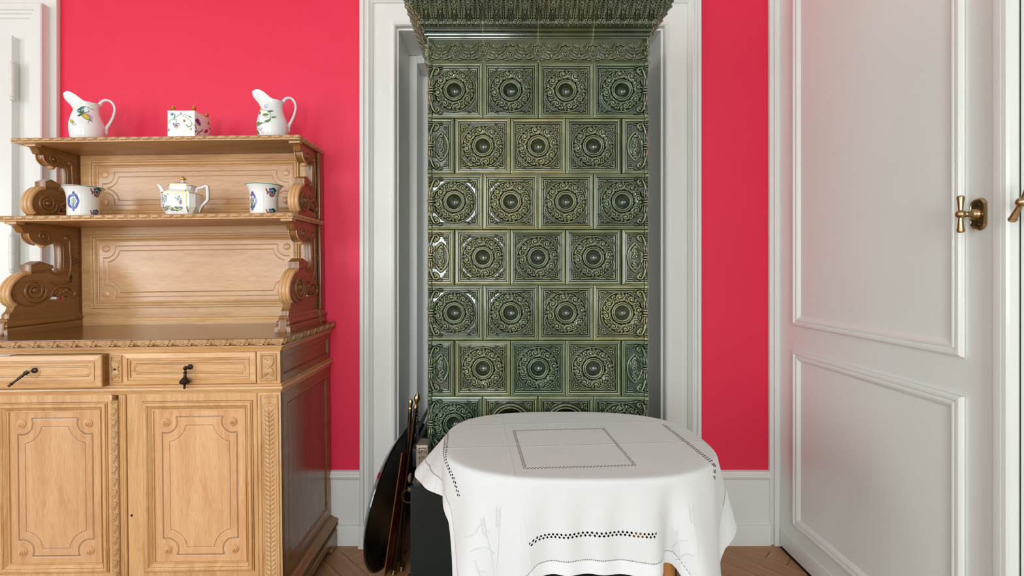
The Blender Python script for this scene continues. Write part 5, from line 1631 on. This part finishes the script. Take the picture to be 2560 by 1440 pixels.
for j in range(1, NS+1):
    for k in range(NA):
        a = 2*PI*k/NA; ad = math.degrees(a); ad = ad if ad <= 180 else ad-360
        x, y = rim(a); nx_, ny_ = rim_n(a)
        X0, Y0 = TCX+x, TCY+y
        # where the flat cloth ends in this direction
        u0, v0 = to_uv(X0, Y0); du, dv = nx_*cr_+ny_*sr_, -nx_*sr_+ny_*cr_
        sm = 9.0
        if abs(du) > 1e-6: sm = min(sm, ((CH if du > 0 else -CH)-u0)/du)
        if abs(dv) > 1e-6: sm = min(sm, ((CH if dv > 0 else -CH)-v0)/dv)
        sm = max(sm, .03)
        s = float(np.interp(ad, LEN_A, LEN_S))*j/NS; sf = sm*j/NS
        rad = .012
        # flare from vertical
        fl = np.interp(ad, [-180, -165, -137, -118, -90, -62, -45, -20, 0, 25, 45, 90, 130, 147, 162, 180], [26, 6, 8, 6, 3, 4, 8, 11, 8, 6, 3, 2, 12, 34, 40, 26])
        ph_ = min(s/rad, PI/2-math.radians(fl))
        ox = rad*math.sin(ph_); oz = rad*(1-math.cos(ph_))
        rest_ = max(0, s-rad*ph_)
        ox += rest_*math.sin(math.radians(fl)); oz += rest_*math.cos(math.radians(fl))
        fo = 0
        for (fa, am, wd) in FOLD: fo += am*math.exp(-(ang_d(ad, fa)/wd)**2)
        fo *= (rest_/.22)**1.15
        fo += .0035*math.sin(ad*.35)*min(1, rest_/.1)
        ox += fo
        Xp, Yp = X0+nx_*ox, Y0+ny_*ox
        Yp = min(Yp, SY-.018)
        zz = TZ+.0012-oz
        if Xp > PX0-.004 and Xp < PX1+.004 and Yp > PY0-.004 and zz < .572: zz = .572+.001*math.sin(Xp*80)
        V.append((Xp, Yp, zz)); UV.append((u0+du*sf, v0+dv*sf))
F = []
tot = NR+NS
for j in range(tot-1):
    for k in range(NA): F.append((j*NA+k, (j+1)*NA+k, (j+1)*NA+(k+1) % NA, j*NA+(k+1) % NA))
ci = len(V); V.append((TCX, TCY, TZ+.0012)); UV.append(to_uv(TCX, TCY))
for k in range(NA): F.append((ci, k, (k+1) % NA))
me = mk(V, F)
uvl = me.uv_layers.new(name='cloth')
li = np.empty(len(me.loops), np.int32); me.loops.foreach_get('vertex_index', li)
uvl.data.foreach_set('uv', np.array(UV, np.float32)[li].ravel())
def cloth_mat():
    m = NT('white_linen')
    uv = m.n('ShaderNodeUVMap'); uv.uv_map = 'cloth'
    sp_ = m.n('ShaderNodeSeparateXYZ'); m.l(uv.outputs[0], sp_.inputs[0])
    u, v = sp_.outputs[0], sp_.outputs[1]
    au, av = m.math('ABSOLUTE', u), m.math('ABSOLUTE', v)
    mx_ = m.math('MAXIMUM', au, av)
    isu = m.math('GREATER_THAN', au, av)
    t = m.math('ADD', m.math('MULTIPLY', isu, v), m.math('MULTIPLY', m.math('SUBTRACT', 1, isu), u))
    t = m.math('ADD', t, 5)
    def row(c, h, pitch, w, ph, lim):
        d = m.math('DIVIDE', m.math('ABSOLUTE', m.math('SUBTRACT', mx_, c)), h)
        f_ = m.math('FRACT', m.math('ADD', m.math('DIVIDE', t, pitch), ph))
        e = m.math('DIVIDE', m.math('ABSOLUTE', m.math('SUBTRACT', f_, .5)), w)
        k = m.math('LESS_THAN', m.math('ADD', d, e), 1.0)
        tl = m.math('MINIMUM', au, av)
        return m.math('MULTIPLY', k, m.math('LESS_THAN', tl, lim))
    holes = row(.1375, .0026, .0088, .33, 0, .142)
    for a in (row(.1425, .0026, .0088, .33, .5, .142), row(.3400, .0036, .0110, .34, 0, .166), row(.3465, .0036, .0110, .34, .5, .166), row(.404, .0013, .0046, .40, 0, .404)):
        holes = m.math('MAXIMUM', holes, a)
    weave = m.noise(m.coord(scale=(1, 1, 1)), 900, 2)
    wr = m.noise(m.coord(), 14, 4, .55, .4)
    n2 = m.n('ShaderNodeMath', operation='ABSOLUTE'); m.l(m.math('SUBTRACT', v, .008), n2.inputs[0])
    crease = m.math('MAXIMUM', m.math('SUBTRACT', 1, m.math('DIVIDE', n2.outputs[0], .004)), 0)
    c2 = m.math('MAXIMUM', m.math('SUBTRACT', 1, m.math('DIVIDE', m.math('ABSOLUTE', m.math('ADD', u, .17)), .006)), 0)
    c3 = m.math('MAXIMUM', m.math('SUBTRACT', 1, m.math('DIVIDE', m.math('ABSOLUTE', m.math('SUBTRACT', v, .20)), .005)), 0)
    hemr = m.math('GREATER_THAN', mx_, .407)
    hsum = m.math('ADD', m.math('ADD', crease, m.math('MULTIPLY', c2, .6)), m.math('ADD', m.math('MULTIPLY', c3, .7), m.math('MULTIPLY', hemr, .4)))
    hsum = m.math('ADD', hsum, m.math('MULTIPLY', wr, .7))
    nb = m.bump(hsum, .55, .002)
    nb = m.bump(weave, .10, .0005, nb)
    col = m.mix(hemr, lin(216, 218, 217), lin(226, 229, 229))
    m.fin(col, .8, 0, normal=nb, spec=.25)
    m.b.inputs['Sheen Weight'].default_value = .15
    trn = m.n('ShaderNodeBsdfTransparent'); mixs = m.n('ShaderNodeMixShader')
    m.l(holes, mixs.inputs[0]); m.l(m.b.outputs[0], mixs.inputs[1]); m.l(trn.outputs[0], mixs.inputs[2])
    m.l(mixs.outputs[0], m.out.inputs[0])
    return m.m
linen = cloth_mat()
cloth = put('tablecloth', me, linen, None, angle=180)
tag(cloth, 'white linen tablecloth with openwork bands, draped over the small table', 'tablecloth')
# white-on-white wheat ears embroidered on the hanging corners
def embroider(shapes):
    b = MB(); bv = BVHTree.FromPolygons([tuple(v.co) for v in me.vertices], [tuple(p.vertices) for p in me.polygons])
    for pts, r in shapes:
        out = []
        for (x, y) in crv(pts, 5):
            d = px_ray(x, y).normalized(); h = bv.ray_cast(Vector((0, 0, CZ)), d)
            if h[0] is not None and h[3] < 2.4: out.append(h[0]-d*.0002)
        if len(out) > 2 and max((out[i]-out[i-1]).length for i in range(1, len(out))) < .05: b.tube(out, [r*(.35+.65*math.sin(PI*(i+.5)/len(out))) for i in range(len(out))], 6)
    return b
emb = []
for (x0, y0, x1, y1) in ((1235, 1440, 1205, 1300), (1240, 1430, 1245, 1275), (1700, 1420, 1690, 1330), (1745, 1400, 1725, 1270)):
    emb.append(([(x0, y0), ((x0+x1)/2+4, (y0+y1)/2), (x1, y1)], .0011))
    for i in range(8):
        t = i*.045; xx, yy = x1+(x0-x1)*t*.6, y1+(y0-y1)*t*.9
        for s in (-1, 1): emb.append(([(xx, yy), (xx+s*4, yy-4), (xx+s*5, yy-9)], .0016))
for pts in ([(1225, 1330), (1200, 1315), (1185, 1335), (1160, 1345)], [(1235, 1385), (1215, 1370), (1190, 1372), (1175, 1380)], [(1200, 1440), (1190, 1420), (1188, 1400)], [(1185, 1400), (1195, 1425), (1215, 1430)],
            [(1680, 1370), (1700, 1350), (1720, 1352)], [(1690, 1400), (1715, 1385), (1735, 1390)]):
    emb.append((pts, .0022))
o = embroider(emb).put('wheat_embroidery', linen, cloth, angle=70); o['kind'] = 'stuff'

# ------------------------------------------------------------------ things leaning on the left of the plinth
def leaning_disc():
    C = Vector((-.447, 2.055, .3015)); a = Vector((.22, .975, 0)).normalized(); b_ = Vector((.165, 0, .986)); b_ = (b_-a*b_.dot(a)).normalized(); n_ = a.cross(b_)
    if n_.x < 0: n_ = -n_
    root = empty('black_tray', (C.x-.05, C.y, 0), 'round black lacquered tray leaning on edge beside the door casing', 'tray')
    R = .300
    prof = [(.001, 0), (R-.050, 0), (R-.040, .002), (R-.012, .022), (R-.004, .026), (R, .024), (R-.001, .019), (R-.008, .017), (R-.036, -.003), (R-.05, -.005), (.001, -.005)]
    b = MB().lathe(prof, C, n_, 96, cap=False)
    return b.put('tray', black_lacquer, root, True, 60), root
leaning_disc()
def slab(name, P, a, b_, w, h, t, mat, parent, bev=.001):
    a, b_ = a.normalized(), b_.normalized(); n_ = a.cross(b_).normalized(); b_ = n_.cross(a)
    bm = MB().box(0, w, 0, h, -t/2, t/2, bev)
    M_ = Matrix((( a.x, b_.x, n_.x, P.x), (a.y, b_.y, n_.y, P.y), (a.z, b_.z, n_.z, P.z), (0, 0, 0, 1)))
    me = bm.mesh(); me.transform(M_)
    return put(name, me, mat, parent, True)
mb_root = empty('lacquered_board', (-.45, 2.0, 0), 'thin dark red board with gilt edge leaning between tray and brass rods', 'board')
aa, bb = Vector((.33, .94, 0)), Vector((.165, -.02, .985))
P0 = Vector((-.470, 1.945, .008))
slab('board_face', P0, aa, bb, .20, .520, .004, maroon, mb_root)
slab('gilt_edge', P0-aa.normalized()*.003, aa, bb, .0028, .520, .0046, gilt_edge, mb_root, .0004)
def rod(name, B_, T_, r, label, fin):
    B_, T_ = Vector(B_), Vector(T_); L = (T_-B_).length; ax = (T_-B_).normalized()
    root = empty(name, B_, label, 'rod', 'brass rods leaning by the stove plinth')
    b = MB().lathe([(.001, .014), (r*.8, .015), (r, .018), (r, L-.045), (r*.8, L-.044)], B_, ax, 20)
    b.put('shaft', brass_dark, root, True)
    if fin == 'flame':
        MB().lathe([(r*.9, -.048), (r*1.25, -.046), (r*1.3, -.042), (r*1.05, -.038), (r*.6, -.030), (r*.7, -.024), (r*1.4, -.012), (r*1.45, -.004), (r*1.05, .006), (r*.45, .014), (.0006, .020)], T_, ax, 20).put('finial', brass, root, True)
    else:
        MB().lathe([(r, -.048), (r*1.12, -.046), (r, -.030), (r*1.15, -.028), (r*.9, -.022), (r*1.0, -.018), (r*1.18, -.010), (r*1.18, -.002), (r*.8, .006), (.001, .009)], T_, ax, 20).put('finial', brass, root, True)
    MB().lathe([(.001, 0), (r*.9, .002), (r*1.3, .006), (r*1.2, .012), (r*.8, .014), (r*1.15, .018), (r*1.1, .024), (r*.9, .026)], B_, ax, 18).put('foot_knob', brass, root, True)
rod('brass_rod', (-.437, 1.965, .002), (-.325, 1.885, .752), .0088, 'brass rod with flame-shaped finial leaning beside the stove', 'flame')
rod('brass_rod', (-.4086, 1.985, .002), (-.3587, 1.930, .7225), .0080, 'thinner brass rod with round ball top leaning beside the stove', 'ball')
ch = MB(); z = .700; k = 0
while z > .50:
    x = -.322+(.700-z)*-.03
    ch.ring((x, 1.872, z), .0052, .0012, (0, 1, .1) if k % 2 else (1, 0, .1), 12, 5)
    z -= .0082; k += 1
chain = ch.put('chain', iron, None, False, 60)
tag(chain, 'thin dark metal chain hanging beside the brass rod finial', 'chain'); chain['kind'] = 'stuff'
